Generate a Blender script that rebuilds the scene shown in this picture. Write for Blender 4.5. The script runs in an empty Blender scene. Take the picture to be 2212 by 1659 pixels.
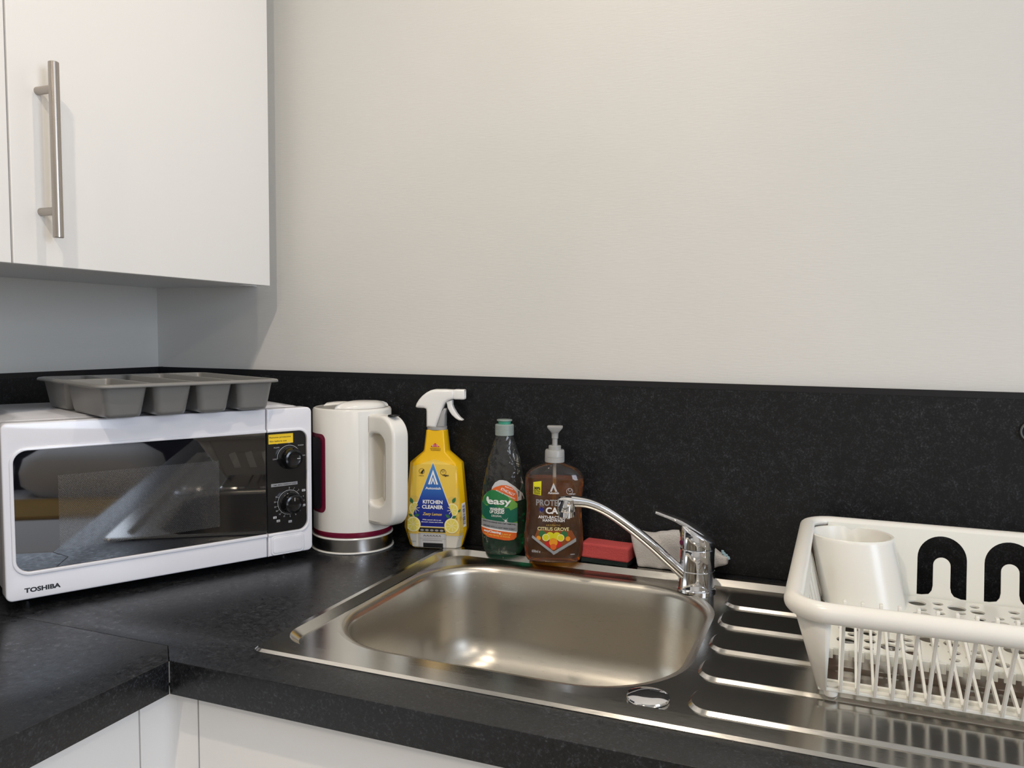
import bpy, bmesh, math, random
from mathutils import Vector, Matrix
random.seed(7)
PI = math.pi
ZW = 0.9                       # height of the worktop top above the floor
S = bpy.context.scene
COL = S.collection

# ------------------------------------------------------------------ camera
CX, CY, CZ = 1.28579, -1.27602, 0.36160
yaw, pit, rol = -0.382453, -0.069745, 0.0088291
F, PY = 1775.34, 845.65
fw = Vector((math.sin(yaw)*math.cos(pit), math.cos(yaw)*math.cos(pit), math.sin(pit)))
r0 = Vector((math.cos(yaw), -math.sin(yaw), 0)); u0 = r0.cross(fw)
rr = r0*math.cos(rol)+u0*math.sin(rol); uu = -r0*math.sin(rol)+u0*math.cos(rol)
cd = bpy.data.cameras.new('camera'); cam = bpy.data.objects.new('camera', cd); COL.objects.link(cam)
M = Matrix.Identity(4)
for i in range(3):
    M[i][0] = rr[i]; M[i][1] = uu[i]; M[i][2] = -fw[i]
M[0][3], M[1][3], M[2][3] = CX, CY, CZ+ZW
cam.matrix_world = M
cd.sensor_fit = 'HORIZONTAL'; cd.sensor_width = 36; cd.lens = F/2212*36
cd.shift_y = (PY-829.5)/2212
cd.clip_start = 0.02
S.camera = cam

# ------------------------------------------------------------------ light
S.view_settings.view_transform = 'Standard'; S.view_settings.look = 'None'
S.view_settings.gamma = 1; S.view_settings.exposure = -0.04
w = bpy.data.worlds.new('world'); S.world = w; w.use_nodes = True
w.node_tree.nodes['Background'].inputs[0].default_value = (.72, .82, 1, 1)
w.node_tree.nodes['Background'].inputs[1].default_value = 0.3
WARM = (1, .865, .70)
CZL = 2.375
SPOTS = [(.866, -1.23, 8.2), (.93, -.49, 3.6), (2.3, -1.3, 2.0), (2.4, -2.4, 9), (.9, -2.6, 9)]
def disk_light(name, loc, power, size, color):
    l = bpy.data.lights.new(name, 'AREA'); l.shape = 'DISK'; l.size = size; l.energy = power; l.color = color
    o = bpy.data.objects.new(name, l); COL.objects.link(o); o.location = loc; return o
for x, y, p in SPOTS:
    disk_light('downlight_bulb', (x, y, CZL), p, .035, WARM)
wl = bpy.data.lights.new('window_daylight', 'AREA'); wl.shape = 'RECTANGLE'; wl.size = 1.2; wl.size_y = 1.1
wl.energy = 41; wl.color = (.74, .84, 1)
wo = bpy.data.objects.new('window_daylight', wl); COL.objects.link(wo)
wo.location = (3.56, -1.7, 1.55); wo.rotation_euler = (0, PI/2, 0)

# ------------------------------------------------------------------ materials
def mat(name, color=(.8, .8, .8), rough=.5, metal=0, **kw):
    m = bpy.data.materials.new(name); m.use_nodes = True
    b = m.node_tree.nodes['Principled BSDF']
    b.inputs['Base Color'].default_value = (*color, 1); b.inputs['Roughness'].default_value = rough
    b.inputs['Metallic'].default_value = metal
    for k, v in kw.items():
        b.inputs[k.replace('_', ' ')].default_value = v
    return m
def nodes(m): return m.node_tree.nodes, m.node_tree.links, m.node_tree.nodes['Principled BSDF']
def coords(m, scale=(1, 1, 1), rot=(0, 0, 0)):
    n, l, b = nodes(m); tc = n.new('ShaderNodeTexCoord'); mp = n.new('ShaderNodeMapping')
    mp.inputs['Scale'].default_value = scale; mp.inputs['Rotation'].default_value = rot
    l.new(tc.outputs['Object'], mp.inputs['Vector']); return mp.outputs['Vector']
def noise(m, vec, scale, detail=2, rough=.5):
    n, l, b = nodes(m); t = n.new('ShaderNodeTexNoise'); t.inputs['Scale'].default_value = scale
    t.inputs['Detail'].default_value = detail; t.inputs['Roughness'].default_value = rough
    l.new(vec, t.inputs['Vector']); return t.outputs['Fac']
def ramp(m, fac, stops):
    n, l, b = nodes(m); r = n.new('ShaderNodeValToRGB'); e = r.color_ramp.elements
    while len(e) < len(stops): e.new(.5)
    for i, (p, c) in enumerate(stops):
        e[i].position = p; e[i].color = (*c, 1) if len(c) == 3 else c
    l.new(fac, r.inputs['Fac']); return r.outputs['Color']
def bump(m, fac, strength, dist, prev=None):
    n, l, b = nodes(m); t = n.new('ShaderNodeBump'); t.inputs['Strength'].default_value = strength
    t.inputs['Distance'].default_value = dist; l.new(fac, t.inputs['Height'])
    if prev: l.new(prev, t.inputs['Normal'])
    l.new(t.outputs['Normal'], b.inputs['Normal']); return t.outputs['Normal']
def addc(m, fa, fb, op='ADD'):
    n, l, b = nodes(m); t = n.new('ShaderNodeMath'); t.operation = op
    l.new(fa, t.inputs[0])
    if isinstance(fb, (int, float)): t.inputs[1].default_value = fb
    else: l.new(fb, t.inputs[1])
    return t.outputs[0]

m_wall = mat('wall_paint', (.72, .70, .665), .55)
v = coords(m_wall, (6, 6, 60)); v2 = coords(m_wall)
b1 = bump(m_wall, noise(m_wall, v, 9, 3), .08, .003)
b2 = bump(m_wall, noise(m_wall, v2, 3.5, 3), .30, .010, b1)
n_, l_, b_ = nodes(m_wall)
l_.new(ramp(m_wall, noise(m_wall, v2, 2.2, 2), [(.35, (.675, .67, .635)), (.65, (.705, .69, .658))]), b_.inputs['Base Color'])

def granite(name, rough, base=(.012, .0125, .014), top=False):
    m = mat(name, base, rough)
    v = coords(m, (1, 1, 1)); n, l, b = nodes(m)
    vd = coords(m, (1, 1.0, 1))
    vo = n.new('ShaderNodeTexVoronoi'); vo.inputs['Scale'].default_value = 300; vo.inputs['Randomness'].default_value = 1
    # distorted lookup makes irregular flecks
    ns = n.new('ShaderNodeTexNoise'); ns.inputs['Scale'].default_value = 160; l.new(v, ns.inputs['Vector'])
    mix = n.new('ShaderNodeVectorMath'); mix.operation = 'MULTIPLY_ADD'
    mix.inputs[1].default_value = (.008, .008, .008)
    l.new(ns.outputs['Color'], mix.inputs[0]); l.new(v, mix.inputs[2]); l.new(mix.outputs[0], vo.inputs['Vector'])
    f1 = noise(m, v, 400, 3, .6); f2 = noise(m, v, 110, 3, .6); f3 = noise(m, v, 9, 2)
    s = addc(m, addc(m, addc(m, f1, .62, 'MULTIPLY'), addc(m, f2, .3, 'MULTIPLY')), addc(m, f3, .12, 'MULTIPLY'))
    col = ramp(m, s, [(.50, base), (.57, tuple(c_*2.2 for c_ in base)), (.64, tuple(c_*5 for c_ in base)), (.74, tuple(c_*14 for c_ in base))])
    l.new(col, b.inputs['Base Color'])
    bump(m, f1, .22, .0006)
    l.new(ramp(m, f2, [(.3, (rough-.05,)*3), (.7, (rough+.1,)*3)]), b.inputs['Roughness'])
    return m
m_top = granite('worktop_laminate', .30, (.0064, .0070, .0082))
m_top.node_tree.nodes['Principled BSDF'].inputs['IOR'].default_value = 1.5
m_splash = granite('splashback_laminate', .42, (.0052, .0056, .0066))
m_splash.node_tree.nodes['Principled BSDF'].inputs['IOR'].default_value = 1.38
m_black = mat('black_edging', (.004, .004, .006), .4)
m_sealant = mat('clear_sealant', (.25, .25, .25), .3)

m_cab = mat('cabinet_white', (.84, .825, .80), .32)
bump(m_cab, noise(m_cab, coords(m_cab), 420, 2), .12, .0006)
m_cab2 = mat('carcass_white', (.72, .72, .72), .4)

def steel(name, rough, sc, base=(.56, .545, .51), bs=.03):
    m = mat(name, base, rough, 1.0)
    v = coords(m, sc); f = noise(m, v, 60, 3, .6)
    n, l, b = nodes(m)
    l.new(ramp(m, f, [(.3, (max(rough-.03, .02),)*3), (.7, (rough+.04,)*3)]), b.inputs['Roughness'])
    f2 = noise(m, coords(m), 7, 3)
    if bs: bump(m, f, bs, .0005)
    return m
m_deck = steel('stainless_deck', .17, (1.2, 40, 1))
m_bowl = steel('stainless_bowl', .30, (1, 1, 30), (.55, .52, .46), bs=0)
m_nickel = steel('brushed_nickel', .3, (30, 30, 1), (.42, .38, .34))
m_kbase = steel('kettle_steel', .22, (60, 60, 1), (.5, .48, .45))
m_chrome = mat('chrome', (.80, .80, .82), .035, 1)
m_white = mat('white_gloss_plastic', (.81, .81, .86), .16)
m_kw = mat('kettle_white_plastic', (.80, .785, .74), .2)
m_rack = mat('dish_rack_plastic', (.83, .81, .75), .27, Subsurface_Weight=.12, Subsurface_Scale=.01)
m_sprayw = mat('sprayer_white_plastic', (.84, .83, .80), .3)
m_glassblk = mat('black_glass', (.004, .004, .006), .02, IOR=1.95)
m_knob = mat('black_plastic', (.006, .006, .007), .15)
m_burg = mat('burgundy_plastic', (.16, .006, .03), .2)
m_dark = mat('dark_gap', (.01, .01, .01), .6)
m_grey = mat('grey_plastic_tray', (.205, .20, .19), .33)
m_grey2 = mat('grey_lid_plastic', (.27, .265, .25), .4)
m_red = mat('red_sponge', (.60, .085, .085), .9)
bump(m_red, noise(m_red, coords(m_red), 480, 3, .7), .8, .002)
m_scour = mat('scourer_green', (.012, .028, .027), .95)
bump(m_scour, noise(m_scour, coords(m_scour), 700, 3, .8), 1, .003)
m_cloth = mat('white_towelling', (.82, .79, .77), .95)
bump(m_cloth, noise(m_cloth, coords(m_cloth), 600, 3, .7), 1, .003)
m_clothb = mat('blue_cloth_hem', (.35, .52, .62), .9)
# print colours
def pc(name, c, r=.35): return mat('print_'+name, c, r)
p_white = pc('white', (.86, .86, .86)); p_black = pc('black', (.01, .01, .012)); p_yellow = pc('yellow', (.90, .60, .01))
p_grey = pc('grey', (.30, .30, .31)); p_lgrey = pc('light_grey', (.55, .55, .56))
p_blue = pc('deep_blue', (.006, .016, .23)); p_lblue = pc('sky_blue', (.05, .20, .55)); p_mblue = pc('mid_blue', (.015, .07, .36))
p_gold = pc('gold', (.72, .50, .10)); p_lemon = pc('lemon', (.78, .66, .12)); p_lemonl = pc('lemon_rind', (.88, .80, .40)); p_leaf = pc('leaf', (.03, .16, .05))
p_cream = pc('cream', (.62, .60, .54)); p_ora = pc('orange', (.72, .13, .02)); p_green = pc('green', (.02, .20, .06)); p_lime = pc('lime', (.14, .36, .06))
p_teal = pc('teal', (.004, .12, .075)); p_silver = pc('silver', (.33, .35, .38)); p_red = pc('red', (.55, .02, .02)); p_paley = pc('pale_yellow', (.82, .56, .08))
p_tan = pc('brown', (.12, .05, .01)); p_orange2 = pc('fruit_orange', (.85, .33, .02)); p_citron = pc('citron', (.75, .70, .02)); p_rust = pc('rust', (.28, .07, .015))
m_ybody = mat('yellow_bottle', (.86, .50, .006), .22)

def thin_clear(name, tint, alpha_mix=.9, rough=.05, ior=1.5, haze=.022, crinkle=0):
    m = bpy.data.materials.new(name); m.use_nodes = True; n = m.node_tree.nodes; l = m.node_tree.links
    n.clear(); out = n.new('ShaderNodeOutputMaterial'); mx = n.new('ShaderNodeMixShader')
    fr = n.new('ShaderNodeFresnel'); fr.inputs[0].default_value = ior
    tr = n.new('ShaderNodeBsdfTransparent'); tr.inputs[0].default_value = (*tint, 1)
    gl = n.new('ShaderNodeBsdfGlossy'); gl.inputs['Roughness'].default_value = rough
    if crinkle:
        tc = n.new('ShaderNodeTexCoord'); nz_ = n.new('ShaderNodeTexNoise'); nz_.inputs['Scale'].default_value = 38; nz_.inputs['Detail'].default_value = 1.5; nz_.inputs['Distortion'].default_value = 1.2
        bp = n.new('ShaderNodeBump'); bp.inputs['Strength'].default_value = crinkle; bp.inputs['Distance'].default_value = .006
        l.new(tc.outputs['Object'], nz_.inputs['Vector']); l.new(nz_.outputs['Fac'], bp.inputs['Height']); l.new(bp.outputs[0], gl.inputs['Normal']); l.new(bp.outputs[0], fr.inputs['Normal'])
    l.new(fr.outputs[0], mx.inputs[0]); l.new(tr.outputs[0], mx.inputs[1]); l.new(gl.outputs[0], mx.inputs[2])
    df = n.new('ShaderNodeBsdfDiffuse'); df.inputs[0].default_value = (.75, .75, .74, 1); m2 = n.new('ShaderNodeMixShader'); m2.inputs[0].default_value = haze
    l.new(mx.outputs[0], m2.inputs[1]); l.new(df.outputs[0], m2.inputs[2]); l.new(m2.outputs[0], out.inputs[0]); return m
m_clear = thin_clear('clear_bottle_plastic', (.90, .91, .91), crinkle=.8)
m_clearamb = thin_clear('clear_handwash_plastic', (.93, .90, .88), crinkle=.2)
m_frost = mat('frosted_cap_plastic', (.48, .56, .53), .35, Transmission_Weight=.45)
m_frostw = mat('frosted_pump_plastic', (.60, .60, .59), .35, Transmission_Weight=.4)
m_mint = mat('mint_green_cap', (.10, .55, .38), .3, Transmission_Weight=.3)
m_gliq = mat('green_liquid', (.0, .42, .20), .03, Transmission_Weight=.88, IOR=1.2)
m_aliq = mat('amber_liquid', (.95, .40, .012), .03, Transmission_Weight=.91, IOR=1.2)

# ------------------------------------------------------------------ helpers
def put(name, me, m=None, parent=None, smooth=True, angle=35):
    o = bpy.data.objects.new(name, me); COL.objects.link(o)
    if m is not None:
        for k in (m if isinstance(m, (list, tuple)) else [m]): me.materials.append(k)
    if parent: o.parent = parent
    if smooth:
        for p in me.polygons: p.use_smooth = True
        try: me.set_sharp_from_angle(angle=math.radians(angle))
        except Exception: pass
    return o
def mesh(verts, faces):
    me = bpy.data.meshes.new('m'); me.from_pydata([tuple(v) for v in verts], [], faces); me.validate(); return me
def from_bm(bm, recalc=True):
    if recalc: bmesh.ops.recalc_face_normals(bm, faces=bm.faces)
    me = bpy.data.meshes.new('m'); bm.to_mesh(me); bm.free(); return me
class G:
    """geometry collector -> one mesh"""
    def __init__(s): s.v = []; s.f = []; s.mi = []
    def add(s, verts, faces, mi=0, off=(0, 0, 0)):
        b = len(s.v); s.v += [(v[0]+off[0], v[1]+off[1], v[2]+off[2]) for v in verts]
        s.f += [tuple(i+b for i in f) for f in faces]; s.mi += [mi]*len(faces); return s
    def addm(s, me, mi=0, fn=None):
        vs = [fn(v.co) if fn else tuple(v.co) for v in me.vertices]
        return s.add(vs, [tuple(p.vertices) for p in me.polygons], mi)
    def box(s, x0, x1, y0, y1, z0, z1, mi=0):
        v = [(x, y, z) for x in (x0, x1) for y in (y0, y1) for z in (z0, z1)]
        return s.add(v, [(0, 1, 3, 2), (4, 6, 7, 5), (0, 4, 5, 1), (2, 3, 7, 6), (0, 2, 6, 4), (1, 5, 7, 3)], mi)
    def loft(s, loops, cap0=True, cap1=True, mi=0, closed=True):
        n = len(loops[0]); v = [p for L in loops for p in L]; f = []
        for i in range(len(loops)-1):
            for j in range(n if closed else n-1):
                k = (j+1) % n; f.append((i*n+j, i*n+k, (i+1)*n+k, (i+1)*n+j))
        if cap0: f.append(tuple(range(n))[::-1])
        if cap1: f.append(tuple((len(loops)-1)*n+j for j in range(n)))
        return s.add(v, f, mi)
    def lathe(s, prof, seg=48, c=(0, 0, 0), mi=0, ax='z', cap0=True, cap1=True):
        loops = []
        for r, z in prof:
            L = []
            for j in range(seg):
                a = 2*PI*j/seg; p = (r*math.cos(a), r*math.sin(a), z)
                if ax == 'y': p = (p[0], -p[2], p[1])
                if ax == 'x': p = (p[2], p[0], p[1])
                L.append((p[0]+c[0], p[1]+c[1], p[2]+c[2]))
            loops.append(L)
        return s.loft(loops, cap0, cap1, mi)
    def sweep(s, path, ru, rv, side=None, seg=16, cap=True, closed=False, mi=0, power=2.0):
        path = [Vector(p) for p in path]; n = len(path)
        if not isinstance(ru, (list, tuple)): ru = [ru]*n
        if not isinstance(rv, (list, tuple)): rv = [rv]*n
        loops = []; prev = None
        for i, p in enumerate(path):
            a = path[(i-1) % n] if (closed or i > 0) else p; b = path[(i+1) % n] if (closed or i < n-1) else p
            t = (b-a).normalized()
            if side is not None: sd = (Vector(side)-t*Vector(side).dot(t)).normalized()
            else:
                ref = prev if prev is not None else (Vector((0, 0, 1)) if abs(t.z) < .9 else Vector((1, 0, 0)))
                sd = (ref-t*ref.dot(t)).normalized(); prev = sd
            nn = t.cross(sd); L = []
            for j in range(seg):
                q = 2*PI*j/seg; c_, s_ = math.cos(q), math.sin(q)
                cc = math.copysign(abs(c_)**(2/power), c_); ss = math.copysign(abs(s_)**(2/power), s_)
                L.append(tuple(p+sd*(cc*ru[i])+nn*(ss*rv[i])))
            loops.append(L)
        if closed: loops.append(loops[0]); cap = False
        return s.loft(loops, cap, cap, mi)
    def build(s, name, m, parent=None, smooth=True, angle=35, bevel=0, seg=2, world=None, weld=True, solid=0, recalc=True):
        if world is not None: s.v = [(a-world[0], b-world[1], c-world[2]) for a, b, c in s.v]
        me = bpy.data.meshes.new(name); me.from_pydata(s.v, [], s.f)
        for p, k in zip(me.polygons, s.mi): p.material_index = k
        if weld or recalc:
            bm = bmesh.new(); bm.from_mesh(me)
            if weld: bmesh.ops.remove_doubles(bm, verts=bm.verts, dist=1e-6)
            if recalc: bmesh.ops.recalc_face_normals(bm, faces=bm.faces)
            bm.to_mesh(me); bm.free()
        o = put(name, me, m, parent, smooth, angle)
        if solid:
            d = o.modifiers.new('solid', 'SOLIDIFY'); d.thickness = solid; d.offset = 0
        if bevel:
            d = o.modifiers.new('bevel', 'BEVEL'); d.width = bevel; d.segments = seg; d.limit_method = 'ANGLE'
            d.angle_limit = math.radians(40)
        return o
def rrect(x0, x1, y0, y1, r, n=8, z=0):
    if not isinstance(r, (list, tuple)): r = [r]*4
    out = []
    for (cx, cy, a0, k) in ((x1, y0, -PI/2, 0), (x1, y1, 0, 1), (x0, y1, PI/2, 2), (x0, y0, PI, 3)):
        q = r[k]; sx = -1 if cx == x1 else 1; sy = 1 if cy == y0 else -1
        for i in range(n+1):
            a = a0+PI/2*i/n
            out.append((cx+sx*q+q*math.cos(a), cy+sy*q+q*math.sin(a), z))
    return out
def fill2d(loops, extrude=0, bev=0, bres=2):
    """filled 2D outlines with holes -> mesh in XY plane, half-thickness extrude"""
    cu = bpy.data.curves.new('c', 'CURVE'); cu.dimensions = '2D'; cu.fill_mode = 'BOTH'
    for L in loops:
        sp = cu.splines.new('POLY'); sp.points.add(len(L)-1); sp.use_cyclic_u = True
        for i, p in enumerate(L): sp.points[i].co = (p[0], p[1], 0, 1)
    cu.extrude = max(extrude-bev, 0); cu.bevel_depth = bev; cu.bevel_resolution = bres; cu.offset = -bev
    o = bpy.data.objects.new('tmp', cu); me = bpy.data.meshes.new_from_object(o)
    bpy.data.objects.remove(o); bpy.data.curves.remove(cu)
    bm = bmesh.new(); bm.from_mesh(me); bmesh.ops.remove_doubles(bm, verts=bm.verts, dist=1e-6)
    if extrude or bev: bmesh.ops.recalc_face_normals(bm, faces=bm.faces)
    bm.to_mesh(me); bm.free(); return me
def text2d(txt, h, bold=0, shear=0, space=1.0):
    cu = bpy.data.curves.new('t', 'FONT'); cu.body = txt; cu.size = 1.0; cu.offset = bold; cu.shear = shear; cu.space_character = space
    cu.fill_mode = 'BOTH'; cu.resolution_u = 3
    o = bpy.data.objects.new('tmp', cu); me = bpy.data.meshes.new_from_object(o)
    bpy.data.objects.remove(o); bpy.data.curves.remove(cu)
    k = h/.72                    # cap height ~ .72 em
    for v in me.vertices: v.co *= k
    return me
class Decal:
    """flat printed artwork: outlines and letters in (x, z), laid on a surface by fn(x, z, lift)"""
    def __init__(s, step=0, lift=.00012): s.items = []; s.step = step; s.lift = lift; s.mats = []; s.cuts = ()
    def _m(s, m):
        if m not in s.mats: s.mats.append(m)
        return s.mats.index(m)
    def me(s, me, m, lay, fn=None):
        bm = bmesh.new(); bm.from_mesh(me)
        if fn:
            for v in bm.verts:
                a = fn(v.co.x, v.co.y); v.co.x, v.co.y = a[0], a[1]
        if s.step and bm.verts:
            xs = [v.co.x for v in bm.verts]; zs = [v.co.y for v in bm.verts]
            for ax, lo, hi in ((0, min(xs), max(xs)), (1, min(zs), max(zs))):
                q = math.ceil(lo/s.step)*s.step
                while q < hi:
                    co = [0, 0, 0]; co[ax] = q; no = [0, 0, 0]; no[ax] = 1
                    bmesh.ops.bisect_plane(bm, geom=bm.verts[:]+bm.edges[:]+bm.faces[:], plane_co=co, plane_no=no, dist=1e-7)
                    q += s.step
                if ax == 1:
                    for q in s.cuts:
                        if lo < q < hi: bmesh.ops.bisect_plane(bm, geom=bm.verts[:]+bm.edges[:]+bm.faces[:], plane_co=(0, q, 0), plane_no=(0, 1, 0), dist=1e-7)
        s.items.append(([tuple(v.co) for v in bm.verts], [tuple(v.index for v in f.verts) for f in bm.faces] if not bm.verts.index_update() else 0, s._m(m), lay))
        bm.free(); return s
    def poly(s, pts, m, lay=0, holes=()):
        return s.me(fill2d([pts]+list(holes)), m, lay)
    def rect(s, x0, x1, z0, z1, m, lay=0, r=0, shear=0):
        L = rrect(x0, x1, z0, z1, r, 5) if r else [(x0, z0), (x1, z0), (x1, z1), (x0, z1)]
        return s.poly([(p[0], p[1]) for p in L], m, lay)
    def disc(s, x, z, r, m, lay=0, rx=None, n=28, a0=0, a1=2*PI):
        rx = rx or r
        L = [(x+rx*math.cos(a0+(a1-a0)*i/n), z+r*math.sin(a0+(a1-a0)*i/n)) for i in range(n if a1-a0 > 6.2 else n+1)]
        return s.poly(L, m, lay)
    def ring(s, x, z, r, t, m, lay=0, n=36):
        return s.poly([(x+r*math.cos(2*PI*i/n), z+r*math.sin(2*PI*i/n)) for i in range(n)], m, lay,
                      [[(x+(r-t)*math.cos(2*PI*i/n), z+(r-t)*math.sin(2*PI*i/n)) for i in range(n)]])
    def text(s, t, x, z, h, m, lay=3, w=None, bold=.02, shear=0, align='c', rot=0, arc=0, space=1.0):
        me = text2d(t, h, bold, shear, space)
        xs = [v.co.x for v in me.vertices]
        if not xs: return s
        lo, hi = min(xs), max(xs); k = (w/(hi-lo)) if w else 1
        ww = (hi-lo)*k; ox = {'c': -ww/2, 'l': 0, 'r': -ww}[align]; ca, sa = math.cos(rot), math.sin(rot)
        def fn(a, b):
            a = (a-lo)*k+ox
            if arc: b = b-arc*a*a
            return (x+a*ca-b*sa, z+a*sa+b*ca)
        return s.me(me, m, lay, fn)
    def build(s, name, fn, parent, extra=None):
        g = G()
        for vs, fs, mi, lay in s.items:
            g.add([fn(v[0], v[1], s.lift*(lay+1)) for v in vs], fs, mi)
        return g.build(name, s.mats, parent, smooth=False, weld=False, recalc=False)
def thing(name, label, cat, loc=(0, 0, 0), rz=0, group=None):
    o = bpy.data.objects.new(name, None); COL.objects.link(o); o.empty_display_size = .03
    o.location = (loc[0], loc[1], loc[2]+ZW); o.rotation_euler = (0, 0, rz)
    o['label'] = label; o['category'] = cat
    if group: o['group'] = group
    return o
def tag(o, label, cat, group=None):
    o['label'] = label; o['category'] = cat
    if group: o['group'] = group
    return o
def struct(o): o['kind'] = 'structure'; return o
Z3 = (0, 0, -ZW)               # shift for top-level meshes authored with the worktop at z=0
def lift(o): o.location.z += ZW; return o

# ------------------------------------------------------------------ room shell
RX, RY = 3.6, -4.0
struct(G().box(-.1, 0, RY-.1, .1, 0, 2.4).build('wall_left', m_wall, smooth=False))
struct(G().box(0, RX, 0, .1, 0, 2.4).build('wall_back', m_wall, smooth=False))
struct(G().box(0, RX, RY-.1, RY, 0, 2.4).build('wall_front', m_wall, smooth=False))
g = G(); g.box(RX, RX+.1, RY-.1, -2.35, 0, 2.4); g.box(RX, RX+.1, -1.05, .1, 0, 2.4)
g.box(RX, RX+.1, -2.35, -1.05, 0, .95); g.box(RX, RX+.1, -2.35, -1.05, 2.15, 2.4)
struct(g.build('wall_right', m_wall, smooth=False))
m_floor = mat('floor_vinyl', (.22, .20, .18), .45)
nodes(m_floor)[1].new(ramp(m_floor, noise(m_floor, coords(m_floor, (1, 12, 1)), 6, 3), [(.3, (.34, .29, .23)), (.7, (.48, .42, .34))]), nodes(m_floor)[2].inputs['Base Color'])
struct(G().box(-.1, RX+.1, RY-.1, .1, -.1, 0).build('floor', m_floor, smooth=False))
m_ceil = mat('ceiling_paint', (.8, .8, .79), .7)
struct(G().box(-.1, RX+.1, RY-.1, .1, 2.4, 2.5).build('ceiling', m_ceil, smooth=False))
g = G()
for a in ((-2.35, -2.30, .95, 2.15), (-1.10, -1.05, .95, 2.15), (-2.30, -1.10, .95, 1.0), (-2.30, -1.10, 2.10, 2.15), (-1.72, -1.68, 1.0, 2.10)):
    g.box(RX+.02, RX+.08, a[0], a[1], a[2], a[3])
m_upvc = mat('window_frame_white', (.8, .8, .8), .3)
struct(g.build('window_1', m_upvc, smooth=False, bevel=.004))
for x, y, p in SPOTS:
    t = thing('ceiling_light', 'round white ceiling downlight above the kitchen, seen only as glints', 'ceiling light', (x, y, 2.4-ZW), 0, 'ceiling downlights')
    G().lathe([(.045, 0), (.045, -.006), (.036, -.008), (.031, -.002), (.031, 0)], 40).build('trim_ring', m_white, t)

# ------------------------------------------------------------------ splashbacks and worktops
H = .2896
def splash(name, x0, x1, y0, y1, face, label):
    g = G(); g.box(x0, x1, y0, y1, 0, H, 0)
    o = g.build(name, m_splash, smooth=False, bevel=.0008); o.location.z = ZW
    tag(o, label, 'splashback')
    # plain black edging strip along the top of the face
    e = G()
    if face == 'y': e.box(x0, x1, y0-.0006, y0+.0004, H-.0085, H+.0004)
    else: e.box(x1-.0004, x1+.0006, y0, y1, H-.0085, H+.0004)
    e.build('edging', m_black, o, smooth=False); return o
splash('splashback', .0125, 2.6, -.012, -.0002, 'y', 'black speckled laminate splashback along the wall behind the sink')
splash('splashback', .0002, .012, -2.2, -.0002, 'x', 'black speckled laminate splashback on the left wall behind the microwave')
def nosed(pts_outer, hole, name, label, zt=0, th=.038):
    loops = [pts_outer]+([hole] if hole else [])
    me = fill2d(loops, th/2, .0008, 3)
    o = put(name, me, m_top, None, True, 30); o.location = (0, 0, ZW+zt-th/2); tag(o, label, 'worktop'); return o
hole = [(p[0], p[1]) for p in rrect(.6835, 1.709, -.520, -.052, .05, 6)]
wt = nosed([(.0005, -.0005), (.0005, -.566), (.576, -.566), (.6099, -.5985), (2.6, -.5985), (2.6, -.0005)], hole, 'worktop',
      'black speckled worktop run holding the sink along the back wall')
nosed([(.0005, -.5662), (.5755, -.5662), (.6094, -.5992), (.6094, -2.2), (.0005, -2.2)], None, 'worktop',
      'black speckled worktop run along the left wall, in front of the microwave')
# pale sealant line in the mitre joint at the inner corner
sj = G().box(.6092, .6102, -.5992, -.5985, -.0245, -.001).build('joint_sealant', m_sealant, wt, smooth=False); sj.location.z = .019

# ------------------------------------------------------------------ wall cabinets
def handle(parent, x, y, z0, z1):
    g = G(); g.lathe([(.0058, z0), (.0064, z0+.0006), (.0064, z1-.0006), (.0058, z1)], 28, (x+.030, y, 0))
    zm = [.6669, .5135]
    for k in (z0+(z1-z0)*.155, z1-(z1-z0)*.150):
        g.lathe([(.0052, 0), (.0052, .028)], 20, (x, y, k), ax='x')
    return g.build('handle', m_nickel, parent)
def wall_cab(ya, yb, label, hy):
    c = thing('wall_cabinet', label, 'wall cabinet', (0, 0, 0))
    zb, zt = .4447, 1.165
    g = G(); g.box(.0005, .2975, yb+.0005, ya-.0005, zb+.003, zt); g.build('carcass', m_cab2, c, smooth=False, bevel=.0008)
    d = G().box(.299, .3175, yb+.0015, ya-.0015, zb, zt).build('door', m_cab, c, smooth=False, bevel=.0009)
    handle(d, .3175, hy, .4795, .6995)
    return c
c1 = wall_cab(-.0475, -.5475, 'white wall cabinet above the microwave, its bar handle in full view', -.5060)
G().box(.0005, .2485, -.0475, -.0005, .4475, 1.165).build('filler_panel', m_cab2, c1, smooth=False)
wall_cab(-.5475, -1.0475, 'second white wall cabinet, only a sliver at the left picture edge', -.995)

# ------------------------------------------------------------------ base cabinets
def base_cab(box, door, label, plinth):
    c = thing('base_cabinet', label, 'base cabinet', (0, 0, -ZW))
    G().box(*box).build('carcass', m_cab2, c, smooth=False, bevel=.0008)
    for d in door: G().box(*d).build('door', m_cab, c, smooth=False, bevel=.001)
    G().box(*plinth).build('plinth', m_cab2, c, smooth=False)
    return c
ZC = ZW-.039
base_cab((.627, 1.64, -.5545, -.001, .15, .66), [(.6275, 1.130, -.575, -.556, .15, ZC-.002), (1.133, 1.636, -.575, -.556, .15, ZC-.002)],
         'white base unit under the sink', (.63, 1.64, -.52, -.50, 0, .15))
base_cab((.001, .5645, -1.62, -.618, .15, ZC), [(.566, .585, -1.1165, -.6185, .15, ZC-.002), (.566, .585, -1.62, -1.1195, .15, ZC-.002)],
         'white base unit under the left worktop run', (.50, .52, -1.62, -.62, 0, .15))
base_cab((1.643, 2.59, -.5545, -.001, .15, .66), [(1.639, 2.11, -.575, -.556, .15, ZC-.002), (2.113, 2.586, -.575, -.556, .15, ZC-.002)],
         'white base unit to the right of the sink unit, below the dish rack end', (1.643, 2.59, -.52, -.50, 0, .15))
cp = G(); prof = [(.566, -.617), (.585, -.617), (.585, -.575+(-.012))]
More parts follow.
